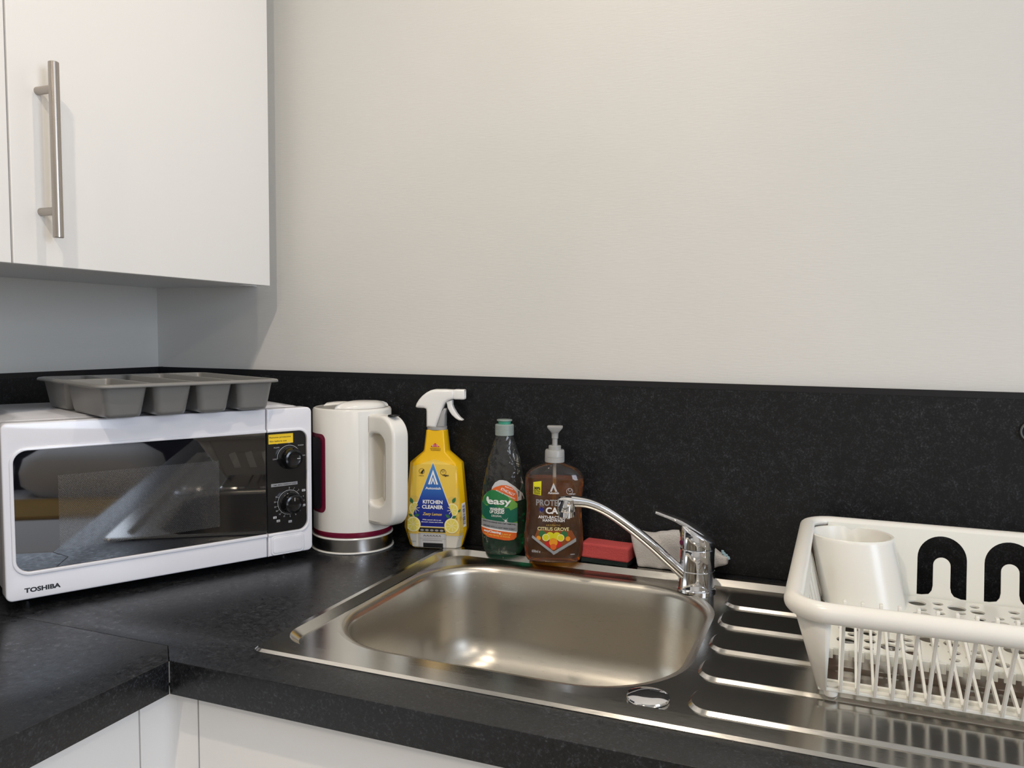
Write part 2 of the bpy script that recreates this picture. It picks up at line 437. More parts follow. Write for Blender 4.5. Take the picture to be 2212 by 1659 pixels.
prof += [(.585+.012-.012*math.cos(a), -.587+.012*math.sin(a)) for a in (PI/8, PI/4, 3*PI/8)]
prof += [(.597, -.575), (.6255, -.575), (.6255, -.556), (.566, -.556)]
o = put('corner_post', fill2d([prof], ZC/2-.001, 0), m_cab); o.location = (0, 0, ZC/2); tag(o, 'white corner post between the two base units, under the worktop joint', 'corner post')

# ------------------------------------------------------------------ sink
SX0, SX1, SY0, SY1 = .6715, 1.72, -.541, -.040
sink = thing('kitchen_sink', 'stainless steel inset sink with one bowl and a ribbed drainer', 'sink', (0, 0, 0))
g = G(); N = 14
def L(i, z, r, dl=None):
    a = dl or (i, i, i, i)     # insets left, right, front, back
    return rrect(SX0+a[0], SX1-a[1], SY0+a[2], SY1-a[3], r, N, z)
loops = [L(0, .0002, .014), L(0, .0008, .014), L(.0032, .0036, .0115),
         L(0, .0036, .045, (.0100, .020, .030, .0150)),
         L(0, -.0042, .0365, (.0200, .0295, .0395, .0240))]
g.loft(loops, False, False)
inner = loops[-1]
BX0, BX1, BY0, BY1 = .7000, 1.1335, -.4690, -.1000
lip = rrect(BX0-.010, BX1+.008, BY0-.008, BY1+.010, .118, N)
ribs = []
for k, (ya, yb, xs) in enumerate(((-.160, -.094, 1.1460), (-.2405, -.1740, 1.1478), (-.3240, -.2600, 1.1492), (-.4080, -.3450, 1.1500), (-.4905, -.4300, 1.1535))):
    ribs.append(rrect(xs, 1.650, ya, yb, .024, 6))
flat = fill2d([[(p[0], p[1]) for p in inner], [(p[0], p[1]) for p in lip]]+[[(p[0], p[1]) for p in r] for r in ribs])
g.addm(flat, 0, lambda c: (c.x, c.y, -.0042))
for r in ribs:
    def ins(L_, d, z):
        cx = sum(p[0] for p in L_)/len(L_); x0 = min(p[0] for p in L_); x1 = max(p[0] for p in L_); y0 = min(p[1] for p in L_); y1 = max(p[1] for p in L_)
        return rrect(x0+d, x1-d, y0+d, y1-d, .024-d, 6, z)
    g.loft([[(p[0], p[1], -.0042) for p in r], ins(r, .0004, -.0038), ins(r, .0032, -.0010), ins(r, .0038, -.0007)], False, True)
deck = g.build('drainer_deck', m_deck, sink, angle=16)
g = G()
bl = []
for (i, z, r) in ((-.010, -.0042, .118), (-.004, -.0048, .114), (0, -.0062, .112), (.0035, -.0095, .108), (.0055, -.015, .104), (.010, -.060, .098), (.0145, -.110, .094),
                  (.020, -.132, .090), (.030, -.148, .082), (.045, -.158, .070), (.065, -.1625, .055), (.10, -.164, .04)):
    if i == -.010: bl.append([(p[0], p[1], -.0042) for p in lip])
    else: bl.append(rrect(BX0+i-.0, BX1-i, BY0+i, BY1-i, max(r-.0, .02), N, z))
g.loft(bl, False, True); g.build('bowl', m_bowl, sink, angle=60)
g = G(); g.lathe([(.036, -.1638), (.036, -.1625), (.030, -.162), (.028, -.1635)], 40, (.917, -.285, 0)); g.build('drain_ring', m_chrome, sink)
g = G(); g.lathe([(.0205, -.0042), (.0215, -.0036), (.0218, -.0022), (.0212, -.0008), (.0170, .0004), (.010, .0011), (.003, .0013)], 48, (1.1150, -.4765, 0))
g.build('waste_knob', m_chrome, sink)

# ------------------------------------------------------------------ tap
TX, TY = 1.1003, -.0966
tap = thing('mixer_tap', 'chrome single lever mixer tap behind the sink bowl', 'tap', (TX, TY, -.0042))
g = G(); g.lathe([(.0275, 0), (.0275, .003), (.0262, .0045), (.0256, .0060), (.0256, .030), (.0250, .0306), (.0246, .0310), (.0250, .0314),
                  (.0250, .060), (.0247, .0615), (.0243, .0622)], 56)
g.build('body', m_chrome, tap)
hd = Vector((-1, -.12, 0)).normalized(); g = G()
LAT = Vector((-hd.y, hd.x, 0))
def ztop(sx): return .0870+.52*sx-3*sx*sx
rings = []
for r_, t, dz in ((.0240, 0, 0), (.0254, .04, 0), (.0256, .30, 0), (.0255, .80, 0), (.0248, .92, 0), (.0230, .985, 0), (.0200, 1, .0012), (.0140, 1, .0020), (.0060, 1, .0023)):
    Lp = []
    for j in range(56):
        q = 2*PI*j/56; sx, wy = r_*math.cos(q), r_*math.sin(q); zz = .0622+(ztop(sx)-.0622)*t+dz; X = hd*sx+LAT*wy; Lp.append((X.x, X.y, zz))
    rings.append(Lp)
g.loft(rings, True, True)
lev = [(-.012, .0798, .0150, .0026), (-.004, .0850, .0172, .0040), (.006, .0902, .0170, .0046), (.015, .0948, .0150, .0047), (.023, .0985, .0125, .0042), (.030, .1012, .0105, .0034), (.039, .1042, .0095, .0029), (.048, .1070, .0090, .0027), (.056, .1094, .0086, .0028), (.0595, .1104, .0076, .0024)]
g.sweep([hd*a_+Vector((0, 0, b_)) for a_, b_, c_, d_ in lev], [l_[2] for l_ in lev], [l_[3] for l_ in lev], side=LAT, seg=24, power=2.6)
g.build('lever', m_chrome, tap, angle=45)
g = G(); g.lathe([(.0036, 0), (.0036, .0008)], 20, ax='y')
rd = g.build('hot_cold_mark', mat('red_blue_mark', (.12, .01, .06), .2), tap); rd.location = (-.0195, -.0167, .071); rd.rotation_euler = (0, 0, math.radians(-48))
SD = Vector((-.895, -.446, 0)).normalized()
g = G(); PTS = SPOUT = [(.008, .0140), (.022, .0265), (.0430, .0455), (.072, .0715), (.106, .0985), (.133, .1165), (.155, .1265), (.172, .1300), (.184, .1308)]
def catmull(P, n=5):
    out = []
    for i in range(len(P)-1):
        p0, p1, p2, p3 = P[max(i-1, 0)], P[i], P[i+1], P[min(i+2, len(P)-1)]
        for k in range(n):
            t = k/n; out.append(tuple(.5*((2*b_)+(c_-a_)*t+(2*a_-5*b_+4*c_-d_)*t*t+(3*b_-a_-3*c_+d_)*t**3) for a_, b_, c_, d_ in zip(p0, p1, p2, p3)))
    return out+[tuple(P[-1])]
ru_ = [.0120, .0118, .0112, .0105, .0100, .0098, .0096, .0100, .0108]; rv_ = [.0082, .0082, .0080, .0076, .0072, .0070, .0069, .0074, .0085]
cm = catmull([(a, b, c_, d_) for (a, b), c_, d_ in zip(PTS, ru_, rv_)]); path = [SD*q[0]+Vector((0, 0, q[1])) for q in cm]
sd = Vector((-SD.y, SD.x, 0))
g.sweep(path, [q[2] for q in cm], [q[3] for q in cm], side=sd, seg=28, power=2.6)
sp = g.build('spout', m_chrome, tap, angle=50)
e = SD*.1900+Vector((0, 0, .1300)); g = G()
g.lathe([(.0105, -.0215), (.0118, -.0205), (.0118, -.0135), (.0130, -.0125), (.0138, -.004), (.0132, .004), (.0100, .0068), (.003, .0078)], 40, tuple(e))
g.build('aerator', m_chrome, sp, angle=40)

# ------------------------------------------------------------------ microwave
A_MW = math.radians(90-27.732)
MW = thing('microwave_oven', 'white microwave oven with black glass door on the left worktop', 'microwave', (.30602, -.56329, 0), A_MW)
W_, H0, H1 = .4254, .013, .2467; DEP = .31
g = G(); g.loft([rrect(.006, W_-.006, .028, DEP, .008, 5, H0+.003)]+[rrect(.004, W_-.004, .028, DEP, .009, 5, z) for z in (H0+.006, H1-.010)]+
                [rrect(.006, W_-.006, .028, DEP-.002, .009, 5, H1-.005), rrect(.012, W_-.012, .030, DEP-.008, .010, 5, H1-.0032),
                 rrect(.022, W_-.022, .040, DEP-.018, .012, 5, H1-.0032), rrect(.026, W_-.026, .044, DEP-.022, .012, 5, H1-.0015)], True, True)
g.build('case', m_white, MW, angle=50)
for fx in (.03, W_-.03):
    for fy in (.05, DEP-.03):
        G().lathe([(.010, 0), (.011, .003), (.011, .017)], 20, (fx, fy, 0)).build('foot', m_knob, MW)
XS = .3492
def arc(cx, cy, r, a0, a1, n=7): return [(cx+r*math.cos(a0+(a1-a0)*i/n), cy+r*math.sin(a0+(a1-a0)*i/n)) for i in range(n+1)]
wx, wz0, wz1 = .0125, .049+H0*0, .2070
# door: C shaped white frame with rounded window cut-out that runs to the seam
def c_shape(x_open, x_close, cx, z0, z1, hz0, hz1, ro, ri):
    s = 1 if x_close < x_open else -1
    pts = [(x_open, z0), (x_open, hz0)]
    if s == 1:
        pts += [(p[0], p[1]) for p in arc(cx+ri, hz0+ri, ri, 3*PI/2, PI)]+[(p[0], p[1]) for p in arc(cx+ri, hz1-ri, ri, PI, PI/2)]
        pts += [(x_open, hz1), (x_open, z1)]+arc(x_close+ro, z1-ro, ro, PI/2, PI)+arc(x_close+ro, z0+ro, ro, PI, 3*PI/2)
    else:
        pts += arc(cx-ri, hz0+ri, ri, -PI/2, 0)+arc(cx-ri, hz1-ri, ri, 0, PI/2)
        pts += [(x_open, hz1), (x_open, z1)]+arc(x_close-ro, z1-ro, ro, PI/2, 0)+arc(x_close-ro, z0+ro, ro, 0, -PI/2)
    return pts
def upright(me, y0, mi=0, g=None):     # XY artwork -> XZ slab whose mid-plane is y0
    g = g or G(); return g.addm(me, mi, lambda c: (c.x, y0-c.z, c.y))
TH = .028
door = upright(fill2d([c_shape(XS, 0, wx, H0, H1-.0035, wz0, wz1, .008, .017)], TH/2, .0022, 3), TH/2).build('door', m_white, MW, angle=45)
upright(fill2d([c_shape(XS, wx-.0045, wx, wz0-.0045, wz1+.0045, wz0, wz1, .0205, .0165)], .0013, .0012, 3), -.0004).build('window_trim', m_white, door, angle=60)
upright(fill2d([[(XS-.0003, wz0-.001), (XS-.0003, wz1+.001), (wx-.001, wz1+.001), (wx-.001, wz0-.001)]], .001), .0034).build('window_glass', m_glassblk, door, smooth=False)
m_screen = mat('window_mesh_screen', (.05, .052, .058), .05, IOR=1.95)
n_, l_, b_ = nodes(m_screen); tv = coords(m_screen)
vo = n_.new('ShaderNodeTexVoronoi'); vo.inputs['Scale'].default_value = 520; vo.inputs['Randomness'].default_value = 0
mp = n_.new('ShaderNodeMapping'); mp.inputs['Rotation'].default_value = (0, .6, 0); l_.new(tv, mp.inputs['Vector']); l_.new(mp.outputs[0], vo.inputs['Vector'])
l_.new(ramp(m_screen, vo.outputs['Distance'], [(.30, (.004, .004, .005)), (.48, (.045, .046, .05))]), b_.inputs['Base Color'])
G().box(.0635, .277, .00235, .0026, .0715, .171).build('mesh_screen', m_screen, door, smooth=False)
d = Decal(); d.text('TOSHIBA', .0206, .0225, .0058, p_black, 0, w=.042, bold=.045, align='l')
d.build('lettering', lambda x, z, e: (x, -e-.00005, z), door)
cpx = .4165
cpan = upright(fill2d([c_shape(XS+.0018, W_, cpx, H0, H1-.0035, wz0, wz1, .008, .014)], TH/2, .0022, 3), TH/2).build('control_fascia', m_white, MW, angle=45)
upright(fill2d([c_shape(XS+.0018, cpx+.0040, cpx, wz0-.0045, wz1+.0045, wz0, wz1, .0180, .0135)], .0013, .0012, 3), -.0004).build('fascia_trim', m_white, cpan, angle=60)
pn = upright(fill2d([[(XS+.0025, wz0-.001), (XS+.0025, wz1+.001), (cpx+.001, wz1+.001), (cpx+.001, wz0-.001)]], .001), .0034).build('control_panel', mat('panel_black', (.008, .008, .009), .18), MW, smooth=False)
K1, K2, KX = .1655, .0945, .3875
d = Decal()
d.poly(arc(KX, K1, .0195, PI*1.02, 0, 24)+arc(KX, K1, .0189, 0, PI*1.02, 24), p_lgrey)
d.ring(KX, K2, .0195, .0006, p_lgrey)
for t, a, r in (('LOW', 182, .0235), ('M.LOW', 140, .0265), ('MED', 90, .0235), ('M.HIGH', 42, .0268), ('HIGH', 3, .0240)):
    d.text(t, KX+r*math.cos(math.radians(a)), K1+r*math.sin(math.radians(a))-.001, .0020, p_lgrey, w=None, bold=0)
d.ring(KX-.0195, K1+.0235, .0013, .0004, p_lgrey)
d.rect(.3575, .4015, .1213, .1262, p_grey, 0); d.text('TIME (MIN) / DEFROST (KG)', .3795, .1227, .0019, p_black, 2, w=.038, bold=.01)
for t, a in (('0', 90), ('1', 70), ('2', 50), ('4', 17), ('5', 0), ('7', -42), ('8', -65), ('9', -88), ('10', -112), ('15', -132), ('20', -150), ('25', -168), ('30', 173), ('35', 153)):
    a = math.radians(a); d.text(t, KX+.0245*math.cos(a), K2+.0232*math.sin(a)-.001, .0022, p_lgrey, bold=0)
    d.poly([(KX+q*math.cos(a+e), K2+q*math.sin(a+e)) for q, e in ((.0203, -.012), (.0217, -.012), (.0217, .012), (.0203, .012))], p_lgrey)
for t, x, z in (('0.2', .4118, .1105), ('0.4', .4118, .0865), ('0.6', .3885, .0635), ('0.8', .3688, .0670), ('1.0', .3632, .0730)):
    d.rect(x-.0028, x+.0028, z-.0018, z+.0018, p_lgrey, 0, .0005); d.text(t, x, z-.0011, .0022, p_black, 2, bold=.02)
d.build('panel_print', lambda x, z, e: (x, .0024-e, z), pn)
d = Decal(); d.rect(.3540, .3945, .1885, .2035, p_yellow, 0)
d.text('Remove protective', .3557, .1975, .0026, p_black, 1, w=.035, bold=.012, align='l'); d.text('film before use', .3557, .1915, .0026, p_black, 1, w=.028, bold=.012, align='l')
d.build('sticker', lambda x, z, e: (x, .0021-e, z), MW)
for kz, ma in ((K1, 0), (K2, 90)):
    kb = G().lathe([(.0180, -.0026), (.0182, .002), (.0170, .0035), (.0160, .0045), (.0152, .0150), (.0140, .0170), (.0112, .0176), (.0108, .0168), (.006, .0160)], 48, (0, 0, 0), ax='y').build('dial', m_knob, MW, angle=30)
    kb.location = (KX, 0, kz)
    d = Decal(); a = math.radians(ma)
    d.poly([(q*math.cos(a)-e*math.sin(a), q*math.sin(a)+e*math.cos(a)) for q, e in ((.0045, -.00035), (.0098, -.00035), (.0098, .00035), (.0045, .00035))], p_white)
    d.build('pointer_line', lambda x, z, e: (x, -.0172-e, z), kb)
bt = upright(fill2d([rrect(.3575, .4075, .0165, .0425, .005, 6)], .0025, .0012, 2), .0).build('open_button', m_white, MW, angle=50)
upright(fill2d([rrect(.3548, .4102, .0138, .0452, .0065, 6), rrect(.3583, .4067, .0173, .0417, .0048, 6)], .0016, .0012, 2), -.0002).build('button_surround', m_white, MW, angle=60)

# ------------------------------------------------------------------ cutlery tray on the microwave
ta = math.radians(90-22.9)
TR = thing('cutlery_tray', 'grey plastic cutlery tray lying on top of the microwave', 'cutlery tray', (.3975, -.4940, .2467-.0015), ta)
TWD, TL_, TZ = .256, .262, .0452
g = G(); pk = []
xs = [.0045, .0655, .0710, .1265, .1320, .1865, .1920, TWD-.0045]
pk.append((xs[0], xs[1], .0045, .150)); pk.append((xs[0], xs[1], .156, TL_-.0045))
for a in (2, 4, 6): pk.append((xs[a], xs[a+1], .0045, TL_-.0045))
holes = [rrect(a, b, c, e_, .010, 6) for a, b, c, e_ in pk]
g.addm(fill2d([rrect(-.0, TWD, .0, TL_, .016, 8)]+holes), 0, lambda c: (c.x, c.y, TZ))
for (a, b, c, e_), hl in zip(pk, holes):
    lo = [[(p[0], p[1], TZ) for p in hl], rrect(a+.001, b-.001, c+.001, e_-.001, .0095, 6, TZ-.002)]
    lo += [rrect(a+.0070, b-.0070, c+.0070, e_-.0070, .009, 6, .006), rrect(a+.0088, b-.0088, c+.0088, e_-.0088, .008, 6, .002), rrect(a+.013, b-.013, c+.013, e_-.013, .006, 6, .0008)]
    g.loft(lo, False, True)
lo = [rrect(0, TWD, 0, TL_, .016, 8, TZ), rrect(-.0025, TWD+.0025, -.0025, TL_+.0025, .0185, 8, TZ-.0004), rrect(-.0040, TWD+.0040, -.0040, TL_+.0040, .020, 8, TZ-.0016), rrect(-.0043, TWD+.0043, -.0043, TL_+.0043, .0203, 8, TZ-.0040)]
g.loft(lo, False, False)
o = g.build('tray', m_grey, TR, angle=50, solid=.0014)

# ------------------------------------------------------------------ kettle
KT = thing('electric_kettle', 'white electric kettle with burgundy trim beside the microwave', 'kettle', (.5185, -.0918, 0))
g = G(); g.lathe([(.066, 0), (.0690, .0006), (.0695, .0020), (.0688, .0032)], 72, mi=0); g.lathe([(.0665, .0028), (.0672, .0032), (.0672, .0232), (.0665, .0236)], 72, mi=1)
g.lathe([(.0655, .0232), (.0678, .0236), (.0681, .0250), (.0670, .0262), (.05, .0264)], 72, mi=0)
g.build('power_base', [m_kw, m_kbase], KT, angle=40)
g = G(); g.lathe([(.055, .0266), (.0655, .0270), (.0662, .0285), (.0662, .0350), (.0655, .0354)], 72); g.build('trim_band', m_burg, KT, angle=40)
g = G(); g.lathe([(.060, .0352), (.0655, .0354), (.0655, .2330), (.0640, .2360), (.0612, .2372), (.0606, .2355), (.058, .2350)], 96); body = g.build('body', m_kw, KT, angle=35)
def on_cyl(az0, az1, z0, z1, r, rc, name, m, parent, th):     # rounded panel bent round the body
    me = fill2d([rrect(az0, az1, z0, z1, rc, 8)]); bm = bmesh.new(); bm.from_mesh(me)
    q = az0
    while q < az1:
        bmesh.ops.bisect_plane(bm, geom=bm.verts[:]+bm.edges[:]+bm.faces[:], plane_co=(q, 0, 0), plane_no=(1, 0, 0)); q += .0015
    for v in bm.verts:
        a = v.co.x/r; z = v.co.y; v.co = (r*math.cos(a), r*math.sin(a), z)
    me2 = from_bm(bm); o = put(name, me2, m, parent, False); s_ = o.modifiers.new('s', 'SOLIDIFY'); s_.thickness = th; s_.offset = 1; return o
ha = math.radians(-20)         # direction the handle points
VA = math.radians(-90+33.2)    # azimuth towards the camera
lw = VA-math.radians(42)       # right edge of the water window
on_cyl((lw-.80)*.0662, (lw)*.0662, .066, .196, .0662, .010, 'window_surround', m_burg, body, .0012)
on_cyl((lw-.69)*.0672, (lw-.115)*.0672, .072, .190, .0672, .008, 'water_window', mat('smoked_window', (.012, .008, .012), .1), body, .0016)
on_cyl((ha-.50)*.0655, (ha+.50)*.0655, .0366, .2335, .0657, .001, 'handle_bracket', m_kw, body, .0007)
hn = fill2d([rrect(.060, .1270, .0500, .2290, [.028, .034, .002, .002], 10), rrect(.064, .1040, .0820, .1990, [.018, .020, .012, .012], 8)], .0165, .0055, 4)
g = G(); ca, sa = math.cos(ha), math.sin(ha)
g.addm(hn, 0, lambda c: (c.x*ca-c.z*sa, c.x*sa+c.z*ca, c.y))
hnd = g.build('handle', m_kw, KT, angle=50)
g = G(); g.loft([rrect(.100, .116, -.008, .008, .004, 5, .2286), rrect(.1005, .1155, -.0075, .0075, .004, 5, .2305), rrect(.103, .113, -.005, .005, .003, 5, .2312)])
sw = g.build('switch', m_knob, hnd); sw.rotation_euler = (0, 0, ha)
g = G(); g.lathe([(.0605, .2340), (.0602, .2368), (.050, .2385), (.030, .2395), (.004, .2400)], 72); g.build('lid', m_grey2, KT, angle=60)
g = G(); lid = []   # raised white lid wing over the handle side
n = 40
def wing(k, z):
    out = []
    for i in range(n):
        a = 2*PI*i/n; x = .0560*math.cos(a); y = .0560*math.sin(a)
        x = max(x, -.002+.55*(y*y)/.060) if x < .02 else x
        out.append((.018+(x-.018)*k, y*k, z))
    return out
g.loft([wing(1.0, .2362), wing(.99, .2392), wing(.94, .2424), wing(.82, .2452), wing(.6, .2474), wing(.3, .2484)], True, True)
w1 = g.build('lid_wing', m_kw, KT, angle=45); w1.rotation_euler = (0, 0, ha)
g = G()
def wing2(k, z):
    out = []
    for i in range(n):
        a = 2*PI*i/n; x = .058*math.cos(a); y = .040*math.sin(a); x = min(x, -.020-.25*(y*y)/.06)
        out.append((-.034+(x+.034)*k, y*k, z))
    return out
g.loft([wing2(1, .2372), wing2(.97, .2395), wing2(.85, .2418), wing2(.4, .2432)], True, True); w2 = g.build('spout_cover', m_kw, KT, angle=45); w2.rotation_euler = (0, 0, ha)

# ------------------------------------------------------------------ spray bottle
PB = math.radians(14)
SB = thing('spray_bottle', 'yellow spray cleaner bottle with white trigger head', 'spray bottle', (.6560, -.0465, .0005), PB)
SEC = [(.0005, .0400, .0165), (.0040, .0445, .0200), (.0340, .0535, .0235), (.060, .0525, .0235), (.1440, .0440, .0215), (.1460, .0430, .0208), (.1640, .0215, .0178), (.1680, .0208, .0172), (.1990, .0172, .0155), (.2005, .0160, .0145)]
def interp(z, tab):
    if z <= tab[0][0]: return tab[0][1:]
    for p, q in zip(tab, tab[1:]):
        if z <= q[0]:
            t = (z-p[0])/(q[0]-p[0]+1e-12); return tuple(p[i]+(q[i]-p[i])*t for i in range(1, len(p)))
    return tab[-1][1:]
FR = .82
def sec(z, a, b):
    P = [(FR*a, -b), (a, -.42*b), (a, .42*b), (FR*a, b), (-FR*a, b), (-a, .42*b), (-a, -.42*b), (-FR*a, -b)]
    return [(x, y, z) for x, y in P]
g = G(); g.loft([sec(z, a, b) for z, a, b in SEC]); bod = g.build('bottle', m_ybody, SB, angle=25, bevel=.0022, seg=3)
def sbmap(x, z, e):
    a, b = interp(z, SEC); f = FR*a
    if abs(x) <= f: return (x, -b-e, z)
    t = min((abs(x)-f)/(a-f)*.40, 1.0); return (math.copysign(f+(a-f)*t+e*.8, x), -b+t*.58*b-e*.7, z)
# printed artwork
D = Decal(step=.004, lift=.00018); D.cuts = (.0042, .0342, .144)
# z of picture rows: local helper from the photo's label zoom (6.38 px per photo px, 1285 px per metre)
def pz(Y): return (1180-(930+Y/6.382))/1285+.0015
def px_(X): return (X-445)/6.382/1285*1.035
fe = []      # pale front panel
D.poly([(px_(445), pz(360)), (px_(760), pz(452)), (px_(800), pz(800)), (px_(900), pz(1370)), (px_(862), pz(1585)), (px_(160), pz(1585)), (px_(75), pz(1370)), (px_(130), pz(470))], p_paley, 0)
D.poly([(px_(100), pz(1375)), (px_(900), pz(1375)), (px_(862), pz(1590)), (px_(150), pz(1590))], p_cream, 1)
D.poly([(px_(432), pz(395)), (px_(707), pz(1125)), (px_(610), pz(1290)), (px_(250), pz(1290)), (px_(162), pz(1125))], p_white, 2)
p_tri = pc('blue_gradient', (.01, .05, .3)); n_, l_, b_ = nodes(p_tri); sx_ = n_.new('ShaderNodeSeparateXYZ'); l_.new(coords(p_tri), sx_.inputs[0]); mr = n_.new('ShaderNodeMapRange')
mr.inputs['From Min'].default_value = pz(1283); mr.inputs['From Max'].default_value = pz(405); l_.new(sx_.outputs['Z'], mr.inputs['Value'])
l_.new(ramp(p_tri, mr.outputs[0], [(.08, (.006, .012, .21)), (.38, (.008, .035, .29)), (.55, (.02, .11, .42)), (.9, (.07, .24, .55))]), b_.inputs['Base Color'])
def tri(Y):
    t = (Y-405)/(1120-405)
    if Y <= 1120: return (432-t*262, 432+t*266)
    s_ = (Y-1120)/(1283-1120); return (170+s_*88, 698-s_*92)
for a, b, m_ in [(405, 560, p_lblue), (560, 720, p_lblue), (720, 900, p_mblue), (900, 1120, p_blue), (1120, 1283, p_blue)]:
    l0, r0_ = tri(a); l1, r1 = tri(b); D.poly([(px_(l0), pz(a)), (px_(l1), pz(b)), (px_(r1), pz(b)), (px_(r0_), pz(a))], p_tri, 3)
D.poly([(px_(432), pz(500)), (px_(502), pz(700)), (px_(480), pz(705)), (px_(432), pz(560)), (px_(390), pz(705)), (px_(366), pz(700))], p_white, 4)
D.poly([(px_(432), pz(600)), (px_(466), pz(700)), (px_(450), pz(700)), (px_(432), pz(645)), (px_(416), pz(700)), (px_(400), pz(700))], p_white, 4)
D.text('Astonish', px_(435), pz(770), .0042, p_white, 5, w=.0265, bold=.02)
D.text('KITCHEN', px_(431), pz(966), .0060, p_white, 5, w=.0335, bold=.035)
D.text('CLEANER', px_(430), pz(1036), .0060, p_white, 5, w=.0360, bold=.035)
D.text('Zesty Lemon', px_(425), pz(1128), .0048, p_gold, 5, w=.0330, bold=.02, shear=.35)
D.text('With natural oils to cut', px_(420), pz(1198), .0020, p_white, 5, w=.0320, bold=.02)
D.text('through grease and grime', px_(425), pz(1228), .0020, p_white, 5, w=.0370, bold=.02)
def lemon(X, Y, r, lay):
    D.disc(px_(X), pz(Y), r, p_lemonl, lay, rx=r*.96); D.disc(px_(X), pz(Y), r*.82, p_lemon, lay+1, rx=r*.78)
    for k in range(8):
        a = k*PI/4+.2; x, z = px_(X), pz(Y); c_, s_ = math.cos(a), math.sin(a); q = r*.74; e_ = r*.035
        D.poly([(x-s_*e_, z+c_*e_), (x+s_*e_, z-c_*e_), (x+c_*q+s_*e_, z+s_*q-c_*e_), (x+c_*q-s_*e_, z+s_*q+c_*e_)], p_lemonl, lay+2)
def leaf(X, Y, l, a, lay):
    x, z = px_(X), pz(Y); c_, s_ = math.cos(a), math.sin(a)
    P = [(0, 0), (.3, .26), (.6, .28), (1, 0), (.6, -.22), (.3, -.22)]
    D.poly([(x+(p*c_-q*s_)*l, z+(p*s_+q*c_)*l) for p, q in P], p_leaf, lay)
D.disc(px_(700), pz(940), .0098, p_gold, 1); D.disc(px_(180), pz(930), .0085, p_gold, 1); D.disc(px_(810), pz(1230), .012, p_gold, 1); D.disc(px_(800), pz(1120), .009, p_gold, 1)
lemon(690, 1045, .0112, 1.5); lemon(195, 1040, .0108, 1.5); lemon(688, 1262, .0128, 5); lemon(172, 1258, .0128, 5)
leaf(700, 950, .011, 1.1, 5); leaf(770, 1070, .008, .6, 5); leaf(160, 975, .011, 1.9, 5); leaf(180, 1140, .010, .15, 5); leaf(160, 1150, .008, 2.6, 5); leaf(670, 1150, .010, 2.6, 5); leaf(690, 1160, .009, .5, 5)
# cooker artwork
D.rect(px_(245), px_(608), pz(1590), pz(1385), p_lgrey, 5); D.poly([(px_(262), pz(1300)), (px_(585), pz(1300)), (px_(608), pz(1360)), (px_(240), pz(1360))], p_black, 6)
for k in range(5): D.disc(px_(290+k*66), pz(1335), .0018, p_grey, 7, rx=.0032)
D.rect(px_(245), px_(608), pz(1385), pz(1380), p_grey, 6)
for k in range(6): D.disc(px_(322+k*41), pz(1420), .0019, p_black, 6); D.disc(px_(322+k*41), pz(1424), .0014, p_lgrey, 7)
D.rect(px_(250), px_(605), pz(1456), pz(1451), p_grey, 6); D.rect(px_(290), px_(560), pz(1483), pz(1474), p_grey, 6); D.rect(px_(300), px_(570), pz(1582), pz(1517), p_black, 6)
for X in (245, 262, 590, 607): D.rect(px_(X), px_(X+3), pz(1590), pz(1385), p_grey, 7)
D.rect(px_(100), px_(240), pz(1392), pz(1372), p_gold, 6); D.rect(px_(610), px_(880), pz(1400), pz(1378), p_gold, 6)
D.text('750 ml e', px_(155), pz(1512), .0026, p_grey, 6, w=.011, bold=.01)
# small emblems: leaping shape and vegan mark, red peak emblem on the neck
D.ring(px_(282), pz(525), .0048, .0005, p_black, 5); D.poly([(px_(262), pz(545)), (px_(300), pz(500)), (px_(312), pz(505)), (px_(290), pz(560))], p_black, 5)
D.text('cruelty free', px_(275), pz(592), .0016, p_black, 5, w=.0085)
D.ring(px_(570), pz(530), .0050, .0005, p_black, 5); D.ring(px_(568), pz(512), .0024, .0005, p_black, 5); D.text('Vegan', px_(605), pz(582), .0030, p_black, 5, w=.0105, bold=.03, shear=.3)
D.poly([(px_(390), pz(192)), (px_(515), pz(192)), (px_(452), pz(138))], p_red, 5); D.rect(px_(415), px_(422), pz(188), pz(165), p_white, 6); D.rect(px_(435), px_(440), pz(188), pz(155), p_white, 6); D.rect(px_(462), px_(467), pz(188), pz(155), p_white, 6); D.rect(px_(482), px_(489), pz(188), pz(165), p_white, 6)
D.text('THE POWERHOUSE OF', px_(455), pz(222), .0016, p_tan, 5, w=.0185); D.text('CLEANING', px_(458), pz(243), .0018, p_tan, 5, w=.0165)
for k in range(5): pass
# barcode panel on the side facet
D.poly([(px_(858), pz(965)), (px_(942), pz(950)), (px_(968), pz(1280)), (px_(878), pz(1292))], p_white, 1)
random.seed(3); Y = 985
while Y < 1250:
    t = (Y-965)/320; hgt = random.choice((3, 5, 8)); D.poly([(px_(870+t*20), pz(Y+3)), (px_(932+t*24), pz(Y-4)), (px_(932+t*24), pz(Y-4+hgt)), (px_(870+t*20), pz(Y+3+hgt))], p_blue, 2); Y += hgt+random.choice((4, 6, 9))
D.build('label', sbmap, SB)
